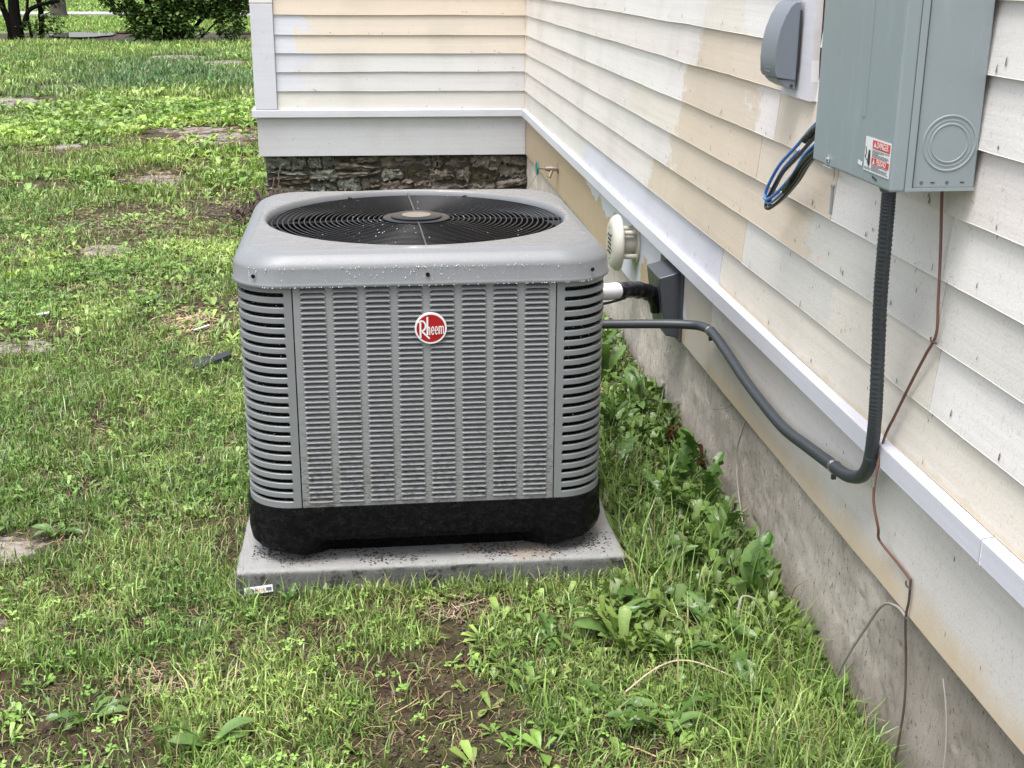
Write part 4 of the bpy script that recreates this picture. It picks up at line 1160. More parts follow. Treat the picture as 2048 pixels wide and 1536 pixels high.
# ================================================================== LAWN
BARE = [  # x, y, rx, ry, strength
    (-1.95, -.68, .13, .10, 1.0), (-1.9, -1.06, .08, .07, .9), (-2.40, 1.08, .22, .20, .8), (-2.41, 2.67, .20, .28, .85), (-2.45, 6.95, .65, .75, .95), (-3.4, 6.2, .5, .35, .8),
    (-2.51, 4.67, .30, .35, .85), (-4.63, 9.7, .45, .6, .9), (-4.3, 8.8, .4, .4, .7), (-4.6, 11.4, .4, .5, .8), (-4.05, 16.2, .6, .7, .8), (-3.2, 15.1, .4, .6, .8), (-2.35, 3.35, .45, .5, .85),
    (-1.75, 1.30, .16, .26, .85), (-1.95, 1.75, .12, .2, .7), (-.96, -1.10, .11, .09, .85), (-1.01, -1.33, .13, .10, .8), (-.97, -1.5, .17, .08, .85), (-.97, -1.62, .18, .08, .9), (-.95, -1.22, .07, .08, .9), (-.93, -1.40, .08, .10, .9), (-.97, -1.04, .14, .035, .8), (-.86, -1.55, .12, .07, .8), (-.33, .62, .10, .35, .8), (-.36, -.95, .06, .1, .7), (-1.22, -1.19, .07, .06, .7),
    (-1.52, -1.29, .08, .05, .6), (-.42, -.82, .10, .14, .6), (-.33, -.2, .09, .22, .6), (-.42, .35, .2, .3, .8), (-2.2, 5.4, .3, .4, .7), (-2.0, 3.9, .2, .4, .8), (-.75, -1.25, .06, .05, .5), (-.60, -1.62, .16, .06, .5), (-1.9, 3.6, .22, .35, .9), (-1.85, .1, .1, .12, .5)]
def bare(x, y):
    b = np.zeros_like(x)
    wx = x + (vnoise(x, y, .13)-.5)*.14 + (vnoise(x, y, .04)-.5)*.04; wy = y + (vnoise(x+9, y, .13)-.5)*.14 + (vnoise(x+9, y, .04)-.5)*.04
    for cx, cy, rx, ry, s in BARE:
        d = ((wx-cx)/rx)**2 + ((wy-cy)/ry)**2
        b = np.maximum(b, min(1, s*1.12)*np.clip(1.7-1.05*d, 0, 1))
    n = fbm(x+3, y+8, .35, 4)
    b = np.maximum(b, np.clip((n-.575)/.10, 0, 1)*.85)
    n3 = fbm(x+13, y+4, .07, 2)
    b = np.maximum(b, np.clip((n3-.565)/.12, 0, 1)*.85*np.clip((6-y)/3, 0, 1))
    return b
cT, sT = math.cos(TH), math.sin(TH)
def blocked(x, y, m=0.0):
    u = (x+.99861)*cT + (y+.55282)*sT; v = -(x+.99861)*sT + (y+.55282)*cT
    inpad = (np.abs(u) < hw+m) & (np.abs(v) < hw+m)
    return inpad | (x > -.262) | ((x > -1.70) & (y > 3.85)) | ((y > 33.9) & (y < 37.2)) | ((y + (vnoise(x, y, .8)-.5)*1.2 > 20.5) & (y + (vnoise(x, y, 1.1)-.5)*1.5 < 24.2) & (x < -4.0)) | ((y > 21.2) & (y < 23.6) & (x > -4.2))
def frustum(x, y, pad_=.35):
    """keep what the camera or a camera a step aside could see"""
    d = y - CAM_POS[1]
    lft = CAM_POS[0] - .345*d - pad_ - .04*d; rg = CAM_POS[0] + .56*d + pad_
    return (x > lft) & (x < rg) & (y > -1.95)
def tone(x, y):
    """green by place and species patch, plus painted shade near the wall (world based)"""
    n1 = fbm(x, y, .5, 3); n2 = fbm(x+50, y+20, 1.6, 3)
    lush = np.array([.165, .270, .060]); yel = np.array([.300, .400, .112]); deep = np.array([.090, .160, .045])
    n4 = fbm(x+7, y+7, .14, 3)
    t1 = np.clip((.5*n1+.5*n4-.40)/.16, 0, 1)[:, None]; t2 = np.clip((n2-.42)/.2, 0, 1)[:, None]
    c = lush*(1-t1) + yel*t1; c = c*(1-.45*t2) + deep*.45*t2
    # tall blue-green turf well back
    b = np.clip((y-9.4)/1.5, 0, 1)*np.clip((19-y)/4, 0, 1)*np.clip((x+5.6)/1.8, 0, 1); b = np.clip(b*1.2*np.clip((fbm(x, y, 2.5, 2)-.25)/.25, 0, 1), 0, 1)[:, None]
    c = c*(1-b) + np.array([.105, .20, .075])*b
    fb = np.clip((y-22)/3, 0, 1)[:, None]; c = c*(1-fb)+np.array([.24, .36, .08])*fb
    painted_shade = np.clip((x+.64)/.15, 0, 1)*np.clip((y+1.45)/.5, 0, 1)*np.clip((2.2-y)/.5, 0, 1); painted_shade = painted_shade[:, None]*.7; c = c*(1-painted_shade)+np.array([.105, .180, .045])*painted_shade  # shade between slab and foundation painted in as a darker green
    return c
def blades(n, area, hmin, hmax, wid, dens_fn, name_col=None, lean=.5, seed=0, straw=0.0, clump=True):
    rg = np.random.default_rng(seed)
    x0, x1, y0, y1 = area
    x = rg.uniform(x0, x1, n); y = rg.uniform(y0, y1, n)
    if clump:
        ncl = n//9; cx = rg.uniform(x0, x1, ncl); cyy = rg.uniform(y0, y1, ncl); k = rg.integers(0, ncl, n)
        sc_ = (wid*4+.012); on = rg.random(n) < .75
        x = np.where(on, cx[k] + rg.normal(0, sc_, n), x); y = np.where(on, cyy[k] + rg.normal(0, sc_, n), y)
        tuft = rg.random(ncl)[k]
    else: tuft = rg.random(n)
    keep = frustum(x, y) & ~blocked(x, y, .004) & (rg.random(n) < dens_fn(x, y))
    x, y, tuft = x[keep], y[keep], tuft[keep]; m = len(x)
    az = rg.uniform(0, 2*np.pi, m); h = rg.uniform(hmin, hmax, m)*(.6+.7*tuft); ln = rg.uniform(.05, 1.0, m)*lean*1.45 + .1
    w = wid*rg.uniform(.6, 1.3, m); z = ground_h(x, y)
    dx, dy = np.cos(az), np.sin(az); faz = az + np.pi/2 + rg.normal(0, .5, m); px, py = np.cos(faz), np.sin(faz)
    ln = np.clip(ln, 0, 1.5)
    hm = h*.55; cl, sl = np.cos(ln*.6), np.sin(ln*.6); c2, s2 = np.cos(np.minimum(ln*1.5, 1.9)), np.sin(np.minimum(ln*1.5, 1.9))
    mx, my, mz = x+dx*hm*sl, y+dy*hm*sl, z+hm*cl
    tx, ty, tz = mx+dx*h*.5*s2, my+dy*h*.5*s2, np.maximum(mz+h*.5*c2, z+.003)
    V = np.empty((m, 5, 3), np.float32)
    V[:, 0] = np.stack([x-px*w*.4, y-py*w*.4, z-.006], -1); V[:, 1] = np.stack([x+px*w*.4, y+py*w*.4, z-.006], -1)
    V[:, 2] = np.stack([mx+px*w*.5, my+py*w*.5, mz], -1); V[:, 3] = np.stack([mx-px*w*.5, my-py*w*.5, mz], -1); V[:, 4] = np.stack([tx, ty, tz], -1)
    b = (np.arange(m)*5)[:, None, None]
    F = (np.array([[0, 1, 2], [0, 2, 3], [3, 2, 4]])[None] + b).reshape(-1, 3)
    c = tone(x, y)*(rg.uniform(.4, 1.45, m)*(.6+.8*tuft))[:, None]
    yl_ = rg.random(m) < .10+straw; c[yl_] = np.array([.34, .29, .15])*rg.uniform(.6, 1.2, yl_.sum())[:, None]
    C = np.repeat(c[:, None, :], 5, 1); C[:, :2] *= .6  # blade roots darkened: shade low in the turf painted into vertex colours
    return V.reshape(-1, 3), F, C.reshape(-1, 3)
def join(parts):
    V, F, C = [], [], []; o = 0
    for v, f, c in parts: V.append(v); F.append(f+o); C.append(c); o += len(v)
    return np.concatenate(V), np.concatenate(F), np.concatenate(C)
dn = lambda k: (lambda x, y: k*(1-bare(x, y)))
near = [
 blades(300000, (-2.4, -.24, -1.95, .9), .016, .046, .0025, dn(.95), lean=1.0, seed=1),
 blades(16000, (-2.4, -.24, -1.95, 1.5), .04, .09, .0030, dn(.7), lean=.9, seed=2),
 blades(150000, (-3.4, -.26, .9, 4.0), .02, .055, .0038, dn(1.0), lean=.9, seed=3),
 blades(140000, (-5.6, -1.7, 4.0, 10), .03, .07, .0065, dn(1.0), lean=.6, seed=4),
 blades(130000, (-9.5, -1.5, 10, 22), .05, .11, .012, dn(1.0), lean=.5, seed=5),
 blades(42000, (-16, -1.5, 22, 33.6), .05, .10, .022, dn(1.0), lean=.5, seed=6),
 blades(26000, (-26, -1.5, 37.2, 60), .06, .11, .05, dn(1.0), lean=.5, seed=7),
 # taller tufts along the foundation and by the slab corner
 blades(5000, (-.46, -.25, -1.95, .9), .04, .10, .0030, lambda x, y: .1+.7*np.clip((fbm(x, y, .2, 2)-.45)*4, 0, 1), lean=.8, seed=8),
 blades(4200, (-.62, -.28, -1.95, -1.2), .04, .12, .0026, lambda x, y: np.clip((-.95-y)*1.2, 0, 1)*np.clip((x+.62)*6, 0, 1), lean=.85, seed=9),
 blades(2600, (-.60, -.46, -1.12, -.2), .04, .12, .0030, lambda x, y: .8+0*x, lean=.9, seed=10),
 blades(1500, (-1.45, -.55, -1.02, -.965), .02, .06, .0026, lambda x, y: .8+0*x, lean=.6, seed=12),
]
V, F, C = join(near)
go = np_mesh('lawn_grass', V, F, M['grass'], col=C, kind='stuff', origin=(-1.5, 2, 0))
tag(go, 'short wet green lawn grass around the slab and across the yard', 'grass')
# broad-leaved weeds (rosettes) as ground cover
def leaves_np(x, y, z, az, tilt, L, Wd, col, cup=.25):
    m = len(x); dx, dy = np.cos(az), np.sin(az); px, py = -dy, dx; ct, st = np.cos(tilt), np.sin(tilt)
    ts = [0, .45, .8, 1.0]; ws = [.12, .75, .95, 0]; V = np.empty((m, 8, 3), np.float32); k = 0
    drop = [0, 0, -.06, -.18]
    pts = []
    for t_, w_, d_ in zip(ts, ws, drop):
        cx = x+dx*L*t_*ct; cy2 = y+dy*L*t_*ct; cz = z+L*t_*st + d_*L
        pts.append((cx, cy2, cz, w_*Wd*.5))
    c0, c1, c2, c3 = pts
    V[:, 0] = np.stack([c0[0], c0[1], c0[2]], -1)
    for i, c_ in ((1, c1), (4, c2)):
        V[:, i] = np.stack([c_[0]-px*c_[3], c_[1]-py*c_[3], c_[2]+cup*c_[3]], -1)
        V[:, i+1] = np.stack([c_[0], c_[1], c_[2]], -1)
        V[:, i+2] = np.stack([c_[0]+px*c_[3], c_[1]+py*c_[3], c_[2]+cup*c_[3]], -1)
    V[:, 7] = np.stack([c3[0], c3[1], c3[2]], -1)
    b = (np.arange(m)*8)[:, None, None]
    F = (np.array([[0, 2, 1], [0, 3, 2], [1, 2, 5], [1, 5, 4], [2, 3, 6], [2, 6, 5], [4, 5, 7], [5, 6, 7]])[None]+b).reshape(-1, 3)
    C = np.repeat(col[:, None, :], 8, 1); C[:, [2, 5]] *= 1.15
    return V.reshape(-1, 3), F, C.reshape(-1, 3)
def rosettes(n, area, nl, L0, L1, wr, dens, seed, colf=1.0, tilt0=.15, tilt1=.9):
    rg = np.random.default_rng(seed); x0, x1, y0, y1 = area
    cx = rg.uniform(x0, x1, n); cyy = rg.uniform(y0, y1, n); keep = frustum(cx, cyy) & ~blocked(cx, cyy, .02) & (rg.random(n) < dens(cx, cyy)); cx, cyy = cx[keep], cyy[keep]
    m = len(cx); k = np.repeat(np.arange(m), nl); sc_ = rg.uniform(.6, 1.2, m)[k]
    az = rg.uniform(0, 2*np.pi, len(k)); tl_ = rg.uniform(tilt0, tilt1, len(k)); L = rg.uniform(L0, L1, len(k))*sc_
    x, y = cx[k]+rg.normal(0, .004, len(k)), cyy[k]+rg.normal(0, .004, len(k)); z = ground_h(x, y)+.002
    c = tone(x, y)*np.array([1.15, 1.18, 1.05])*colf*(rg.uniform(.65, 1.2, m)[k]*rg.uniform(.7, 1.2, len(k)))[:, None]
    return leaves_np(x, y, z, az, tl_, L, L*wr*rg.uniform(.7, 1.3, len(k)), c)
def clover(n, area, r0, r1, h0, h1, dens, seed):
    rg = np.random.default_rng(seed); x0, x1, y0, y1 = area
    x = rg.uniform(x0, x1, n); y = rg.uniform(y0, y1, n); keep = frustum(x, y) & ~blocked(x, y, .01) & (rg.random(n) < dens(x, y)); x, y = x[keep], y[keep]; m = len(x)
    k = np.repeat(np.arange(m), 3); az = rg.uniform(0, 2*np.pi, m)[k] + np.tile(np.arange(3)*2.09, m); z = ground_h(x, y)[k] + rg.uniform(h0, h1, m)[k]
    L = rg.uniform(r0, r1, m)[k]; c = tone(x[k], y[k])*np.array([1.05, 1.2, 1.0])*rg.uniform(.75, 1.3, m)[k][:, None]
    return leaves_np(x[k], y[k], z, az, rg.uniform(-.15, .35, len(k)), L, L*1.0, c)
patch = lambda s, a, b: (lambda x, y: np.clip((fbm(x+s, y-s, .45, 3)-a)/(b-a), 0, 1)*(1-.7*bare(x, y)))
weeds = [
 rosettes(5200, (-2.3, -.26, -1.95, .9), 6, .014, .042, .30, patch(5, .36, .52), 21, 1.1),
 rosettes(420, (-1.0, -.26, -1.95, -1.0), 7, .020, .050, .28, patch(9, .34, .5), 22, .95),
 rosettes(2100, (-.66, -.26, -1.3, 1.7), 8, .025, .075, .27, lambda x, y: .85*(1-.5*bare(x, y)), 23, .80, .3, 1.3),
 rosettes(4200, (-3.6, -.3, .9, 4.2), 6, .022, .055, .40, patch(2, .34, .5), 24, 1.1),
 rosettes(4200, (-6.0, -1.8, 4.2, 10), 6, .05, .10, .42, patch(12, .38, .5), 25, 1.1),
 rosettes(2200, (-4.9, -1.8, 6.8, 9.6), 6, .06, .11, .45, lambda x, y: .9*(1-bare(x, y)), 26, 1.2),
 rosettes(2200, (-9, -2, 10, 20), 6, .08, .14, .4, patch(14, .48, .6), 27, 1.05),
 clover(5000, (-2.3, -.26, -1.95, 1.2), .005, .011, .008, .03, patch(30, .36, .52), 28),
 clover(7000, (-3.4, -.3, 1.2, 4.2), .008, .015, .01, .04, patch(31, .36, .5), 29),
]
V, F, C = join(weeds)
tag(np_mesh('weed_ground_cover', V, F, M['weed'], col=C, kind='stuff', origin=(-1.5, 2, 0)), 'low broad leaved weeds and clover growing through the lawn', 'weeds')
# dead straw and clippings
def straw(n, area, L0, L1, w, dens, seed, col=(.30, .22, .135)):
    rg = np.random.default_rng(seed); x0, x1, y0, y1 = area
    x = rg.uniform(x0, x1, n); y = rg.uniform(y0, y1, n); keep = frustum(x, y) & ~blocked(x, y, .0) & (rg.random(n) < dens(x, y)); x, y = x[keep], y[keep]; m = len(x)
    az = rg.uniform(0, 2*np.pi, m); L = rg.uniform(L0, L1, m); z = ground_h(x, y)+.003+rg.uniform(0, .012, m); dx, dy = np.cos(az), np.sin(az); b = rg.normal(0, .10, m)*L
    W2 = w*rg.uniform(.5, 1.2, m); V = np.empty((m, 6, 3), np.float32)
    for i, t_ in enumerate((0, .5, 1)):
        cx = x+dx*L*(t_-.5)-dy*b*(1-(2*t_-1)**2); cy2 = y+dy*L*(t_-.5)+dx*b*(1-(2*t_-1)**2); zz2 = z + (rg.normal(0, .004, m) if t_ != .5 else .004)
        V[:, 2*i] = np.stack([cx-dy*W2*.5, cy2+dx*W2*.5, zz2], -1); V[:, 2*i+1] = np.stack([cx+dy*W2*.5, cy2-dx*W2*.5, zz2+W2*.3], -1)
    F = (np.array([[0, 1, 3], [0, 3, 2], [2, 3, 5], [2, 5, 4]])[None]+(np.arange(m)*6)[:, None, None]).reshape(-1, 3)
    c = np.array(col)*rg.uniform(.35, 1.35, m)[:, None]; c = c*np.array([1, .93, .85])**rg.uniform(0, 1.6, m)[:, None]
    return V.reshape(-1, 3), F, np.repeat(c[:, None, :], 6, 1).reshape(-1, 3)
sd_ = lambda x, y: np.clip(.45+.9*bare(x, y), 0, 1)
st = [straw(14000, (-2.3, -.26, -1.95, 1.2), .010, .045, .0013, sd_, 41), straw(500, (-2.3, -.26, -1.95, 1.2), .03, .07, .0022, sd_, 42, (.40, .31, .20)),
      straw(5000, (-3.2, -.3, 1.2, 4.5), .02, .07, .004, sd_, 43), straw(3000, (-5, -1.8, 4.5, 9), .04, .12, .008, sd_, 44),
      straw(420, (-1.92, -1.70, .95, 1.35), .03, .09, .003, lambda x, y: 1+0*x, 45, (.45, .36, .24)), straw(130, (-1.02, -.88, -1.14, -1.0), .015, .05, .0016, lambda x, y: 1+0*x, 46, (.42, .35, .26)),
      straw(130, (-1.6, -1.44, -1.35, -1.24), .015, .045, .0018, lambda x, y: 1+0*x, 47, (.42, .34, .24)), straw(500, (-.60, -.30, .1, .9), .05, .16, .004, lambda x, y: 1+0*x, 48, (.5, .42, .28)),
      straw(2600, (-9, -3, 20.6, 22.6), .06, .2, .02, lambda x, y: .8+0*x, 49, (.075, .042, .032))]
V, F, C = join(st)
tag(np_mesh('dead_grass_litter', V, F, M['straw'], col=C, kind='stuff', origin=(-1.5, 2, 0)), 'tan dead grass and straw bits lying on the bare soil', 'litter')
# crumbs of soil, grit, and dark bits on the slab
def crumbs(n, area, r0, r1, dens, seed, cols, zf=None, allow=False):
    rg = np.random.default_rng(seed); x0, x1, y0, y1 = area; x = rg.uniform(x0, x1, n); y = rg.uniform(y0, y1, n)
    keep = (rg.random(n) < dens(x, y)); 
    if not allow: keep &= frustum(x, y) & ~blocked(x, y, .005)
    x, y = x[keep], y[keep]; m = len(x); r = rg.uniform(r0, r1, m)
    z = (ground_h(x, y)+r*.3) if zf is None else zf(x, y, r)
    O = np.array([[1, 0, 0], [-1, 0, 0], [0, 1, 0], [0, -1, 0], [0, 0, .6], [0, 0, -.6]]); V = O[None]*r[:, None, None]*rg.uniform(.5, 1.4, (m, 6, 1))
    V = V*np.array([1, .7, .6]); a = rg.uniform(0, 6.28, m); X = V[..., 0]*np.cos(a)[:, None]-V[..., 1]*np.sin(a)[:, None]; Y = V[..., 0]*np.sin(a)[:, None]+V[..., 1]*np.cos(a)[:, None]
    V = np.stack([X+x[:, None], Y+y[:, None], V[..., 2]+z[:, None]], -1)
    F = (np.array([(0, 2, 4), (2, 1, 4), (1, 3, 4), (3, 0, 4), (2, 0, 5), (1, 2, 5), (3, 1, 5), (0, 3, 5)])[None]+(np.arange(m)*6)[:, None, None]).reshape(-1, 3)
    cc = np.array(cols)[rg.integers(0, len(cols), m)]*rg.uniform(.6, 1.3, m)[:, None]
    return V.reshape(-1, 3), F, np.repeat(cc[:, None, :], 6, 1).reshape(-1, 3)
cr = [crumbs(60000, (-2.3, -.26, -1.95, 1.2), .0015, .0065, lambda x, y: .05+.95*bare(x, y), 51, [(.05, .036, .028), (.085, .058, .043), (.04, .027, .021), (.13, .095, .072)]),
      crumbs(500, (-2.3, -.26, -1.95, 2), .002, .005, lambda x, y: .3+.7*bare(x, y), 52, [(.45, .42, .38), (.3, .27, .24)]),
      crumbs(16000, (-3.2, -.3, 1.2, 7), .003, .012, lambda x, y: .05+.9*bare(x, y), 53, [(.07, .05, .04), (.11, .08, .06), (.22, .18, .15)]),
      crumbs(16000, (-9.8, -2.2, 20.2, 24.4), .02, .07, lambda x, y: .8+0*x, 54, [(.045, .022, .016), (.075, .04, .03), (.02, .012, .010)])]
V, F, C = join(cr)
tag(np_mesh('soil_crumbs', V, F, M['straw'], col=C, kind='stuff', origin=(-1.5, 2, 0)), 'dark soil crumbs and pale grit scattered on bare patches', 'soil')
dd = crumbs(4200, (-1.38, -.6, -.965, -.84), .0008, .0034, lambda x, y: np.clip((fbm(x, y, .08, 3)-.38)*3.5, 0, 1)*np.clip(1.3-np.abs(y+.89)/.06, 0, 1), 61, [(.03, .02, .016), (.06, .035, .025), (.10, .06, .04)], lambda x, y, r: PZ+r*.25, True)
V, F, C = dd
tag(np_mesh('debris_specks', V, F, M['straw'], col=C, kind='stuff', origin=(-1, -.9, PZ)), 'dark wet debris specks along the front of the slab', 'debris')

# flat pale stones sunk in the lawn
def flag(x, y, rx, ry, label, seed, cat='stone', h=.018, ang=0, grp='flat stones sunk in the lawn'):
    rs = random.Random(seed); n = 18; mb = MB(); rad = [1+rs.uniform(-.16, .12) for _ in range(n)]; rows = []
    for s, z in ((1.03, -.03), (1.0, .3*h), (.95, .85*h), (.82, h), (.45, h*1.06), (.02, h)):
        rows.append([(rx*s*rad[i]*math.cos(2*math.pi*i/n+ang), ry*s*rad[i]*math.sin(2*math.pi*i/n+ang), z+(rs.random()-.5)*h*.16) for i in range(n)])
    mb.grid(rows, closed=True)
    o = mb.build('flat_stone', M['flag'], None, smooth=True, angle=50); o.location = (x, y, float(ground_h(x, y))-.011 + o.location.z)
    return tag(o, label, cat, grp)
flag(-1.975, -.69, .115, .085, 'pale sandy flat stone half under grass left of the slab front', 1)
flag(-1.91, -1.045, .055, .05, 'small pale stone at the left border of the lawn, nearest of all', 2)
flag(-2.42, 1.0, .20, .10, 'greyish stone at the left border level with the unit louvers', 3)
flag(-2.37, 2.63, .13, .14, 'pale pinkish stone in bare soil left of the unit top', 4)
flag(-2.30, 6.85, .38, .38, 'largest pale flat stone beside the stone foundation corner', 5, h=.025)
flag(-2.62, 7.4, .30, .2, 'flat stone just behind the largest pale one', 6, h=.02)
flag(-2.45, 4.65, .17, .22, 'flat grey stone in soil halfway to the largest pale stone', 7)
flag(-4.65, 9.6, .3, .4, 'pale flat stone at the left border before the taller grass', 8, h=.03)
flag(-4.55, 11.4, .28, .3, 'thin pale stone in the middle of the taller grass at left', 9, h=.03)
flag(-4.0, 16.2, .42, .35, 'long pale stone far back below the dense shrub', 10, h=.06)
flag(-3.2, 15.1, .3, .4, 'sandy stone far back beside the house corner', 11, h=.05)
flag(-3.35, 6.25, .10, .09, 'small orange-brown stone in dark soil on the left', 12, h=.035)
# small litter pieces
mb = MB(); pts = [(-.085, -.02), (-.06, .028), (.01, .036), (.075, .045), (.085, .02), (.03, .0), (-.02, -.02), (-.06, -.045)]
mb.add([(x, y, 0) for x, y in pts]+[(x*.96, y*.96, .014+.10*y) for x, y in pts], [tuple(range(8))[::-1], tuple(range(8, 16))]+[(i, (i+1) % 8, 8+(i+1) % 8, 8+i) for i in range(8)])
sl_ = mb.build('slate_scrap', M['slate'], None, bevel=.002); sl_.location = (-1.655, .69, .010); sl_.rotation_euler = (.10, -.03, .35); sl_.scale = (.85, 1.0, 1.1)
tag(sl_, 'dark slate scrap lying in the grass beside the left of the unit', 'slate')
mb = MB(); mb.box((-.028, -.004, 0), (.028, .004, .002)); s_ = mb.build('plastic_strip', M['white_l'], None, bevel=.0006); s_.location = (-1.735, 1.06, .035); s_.rotation_euler = (.1, -.15, .55); s_.scale = (1.1, 1, 1)
tag(s_, 'short white plastic strip in the grass above the slate scrap', 'plastic')
mb = MB(); mb.add([(-.02, -.01, 0), (.02, -.008, .004), (.022, .008, .008), (-.016, .012, .002), (-.03, .002, -.002)], [(0, 1, 2, 3, 4)]); s_ = mb.build('white_petal', M['white_l'], None); s_.location = (-2.36, 1.35, .02); sd3 = s_.modifiers.new('t', 'SOLIDIFY'); sd3.thickness = .001
tag(s_, 'small white scrap by the soil patch at the left border', 'scrap')
# dead leaves by the foundation
def curled(name, n, loc, s, seed, label, cat, mat):
    root = empty(name, loc, label, cat); rs = random.Random(seed)
    for i in range(n):
        mb = MB(); rows = []; L = rs.uniform(.03, .055)*s; wd = L*.5; cu_ = rs.uniform(.5, 1.3)
        for a in range(7):
            t_ = a/6; w_ = wd*math.sin(math.pi*(.08+.9*t_))**.8
            rows.append([(L*(t_-.5), q*w_*math.cos(cu_*abs(q)), abs(q)*w_*math.sin(cu_*abs(q))+.012*math.sin(t_*4+i)+rs.uniform(-.001, .001)) for q in (-1, -.5, 0, .5, 1)])
        mb.grid(rows); R_ = Matrix.Rotation(rs.uniform(0, 6.28), 4, 'Z') @ Matrix.Rotation(rs.uniform(-1.2, 1.2), 4, 'X') @ Matrix.Rotation(rs.uniform(-.6, .6), 4, 'Y')
        off = Vector((rs.uniform(-.02, .02)*s, rs.uniform(-.04, .04)*s, rs.uniform(.0, .035)*s))
        mb.v = [tuple(R_ @ Vector(p)+off) for p in mb.v]; mb.build('dead_leaf', mat, root, smooth=True)
    return root
curled('dead_leaf_pile', 12, (-.290, -.17, .02), .85, 3, 'crumpled brown dead leaves against the concrete foundation', 'dead leaves', M['deadleaf'])
curled('dead_leaf_pile', 4, (-.275, -.36, .03), .8, 4, 'few brown leaves standing against the foundation nearer the camera', 'dead leaves', M['deadleaf'])
# twisted roots at the stone corner
Rt = empty('root_pile', (-1.70, 3.25, 0), 'tangle of weathered brown roots and vines at the stone corner behind the unit', 'roots'); rs = random.Random(12)
for i in range(120):
    mb = MB(); a = rs.uniform(0, 6.28); p = Vector((rs.uniform(-.22, .24), rs.uniform(-.12, .22), rs.uniform(-.01, .07))); pts = [p]
    k_ = max(0, 1-abs(p.x-.06)/.25)
    for k in range(4):
        a += rs.uniform(-.9, .9); p = p+Vector((math.cos(a)*.022, math.sin(a)*.02, rs.uniform(-.012, .045)*(.35+k_))); pts.append(p)
    mb.tube(pts, (lambda r: (lambda t_: r*(1-.5*t_)*(1+.25*math.sin(t_*23))))(rs.choice([.002, .003, .005, .008, .011])), 7); mb.build('root', M['root'], Rt, smooth=True, angle=35)
for i, (x, y, r, h) in enumerate([(.10, .0, .014, .19), (.125, .015, .011, .165), (.16, .03, .013, .18), (.05, .05, .016, .155), (.075, .03, .010, .17), (-.02, -.02, .015, .12), (.01, .0, .010, .14), (-.10, -.05, .013, .08)]):
    mb = MB(); mb.tube([(x, y, -.02), (x+.01, y, h*.5), (x-.005, y+.01, h)], (lambda r: (lambda t_: r*(1-.25*t_)*(1+.15*math.sin(t_*17))))(r), 9); mb.build('root', M['root'], Rt, smooth=True, angle=30)

# dandelions
def leaf_mesh(name, L, Wd, lobes, seed, mat, blunt=False):
    rs = random.Random(seed); n = 4*lobes if lobes else 8; rows = []
    for i in range(n+1):
        t_ = i/n; env = (math.sin(math.pi*min(1, t_**.9*.93+.03)))**.7*(.35+.65*t_)
        if lobes: env *= [.30, .62, 1.08, .55][i % 4]*(1+rs.uniform(-.12, .12)) if t_ < .82 else 1.0
        if i == n: env = .03
        if i == 0: env = .10
        w_ = Wd*.5*env*1.3; cx = L*t_; cz = L*(.30*math.sin(t_*2.2)-.16*t_*t_)
        sw = .0 if not lobes else (-.018*L if i % 4 == 2 else .01*L)
        rows.append([(cx+sw, -w_, cz+w_*.22), (cx+sw*.5, -w_*.5, cz+w_*.04), (cx, 0, cz-.0012), (cx+sw*.5, w_*.5, cz+w_*.04), (cx+sw, w_, cz+w_*.22)])
    mb = MB(); mb.grid(rows); me = bpy.data.meshes.new(name); me.from_pydata(mb.v, [], mb.f); me.materials.append(mat); me.shade_smooth(); return me
LM = [leaf_mesh('dandelion_leaf', .12, .036, 5, 1, M['dandelion']), leaf_mesh('dandelion_leaf', .10, .030, 4, 2, M['dandelion']), leaf_mesh('dandelion_leaf', .11, .034, 0, 3, M['dandelion2']), leaf_mesh('dandelion_leaf', .08, .028, 3, 4, M['dandelion2'])]
def dandelion(x, y, s, n, label, seed, up=.5, kinds=(0, 1, 2, 3)):
    rs = random.Random(seed); root = empty('dandelion_plant', (x, y, float(ground_h(x, y))), label, 'weed', 'broad leaved weeds by the wall and slab')
    a = rs.uniform(0, 6.28)
    for i in range(n):
        a += 6.28/n*rs.uniform(.7, 1.3)+ (2.4 if n > 6 else 0); o = bpy.data.objects.new('leaf', LM[rs.choice(kinds)]); COL.objects.link(o); o.parent = root
        o.rotation_euler = (rs.uniform(-.5, .5), -rs.uniform(up*.3, up*1.5), a); k = s*rs.uniform(.7, 1.15); o.scale = (k, k*rs.uniform(.8, 1.2), k); o.location = (0, 0, .002)
        dx = x+.1*k*math.cos(a)
        if dx > -.262: o.rotation_euler[1] = -1.25; 
    return root
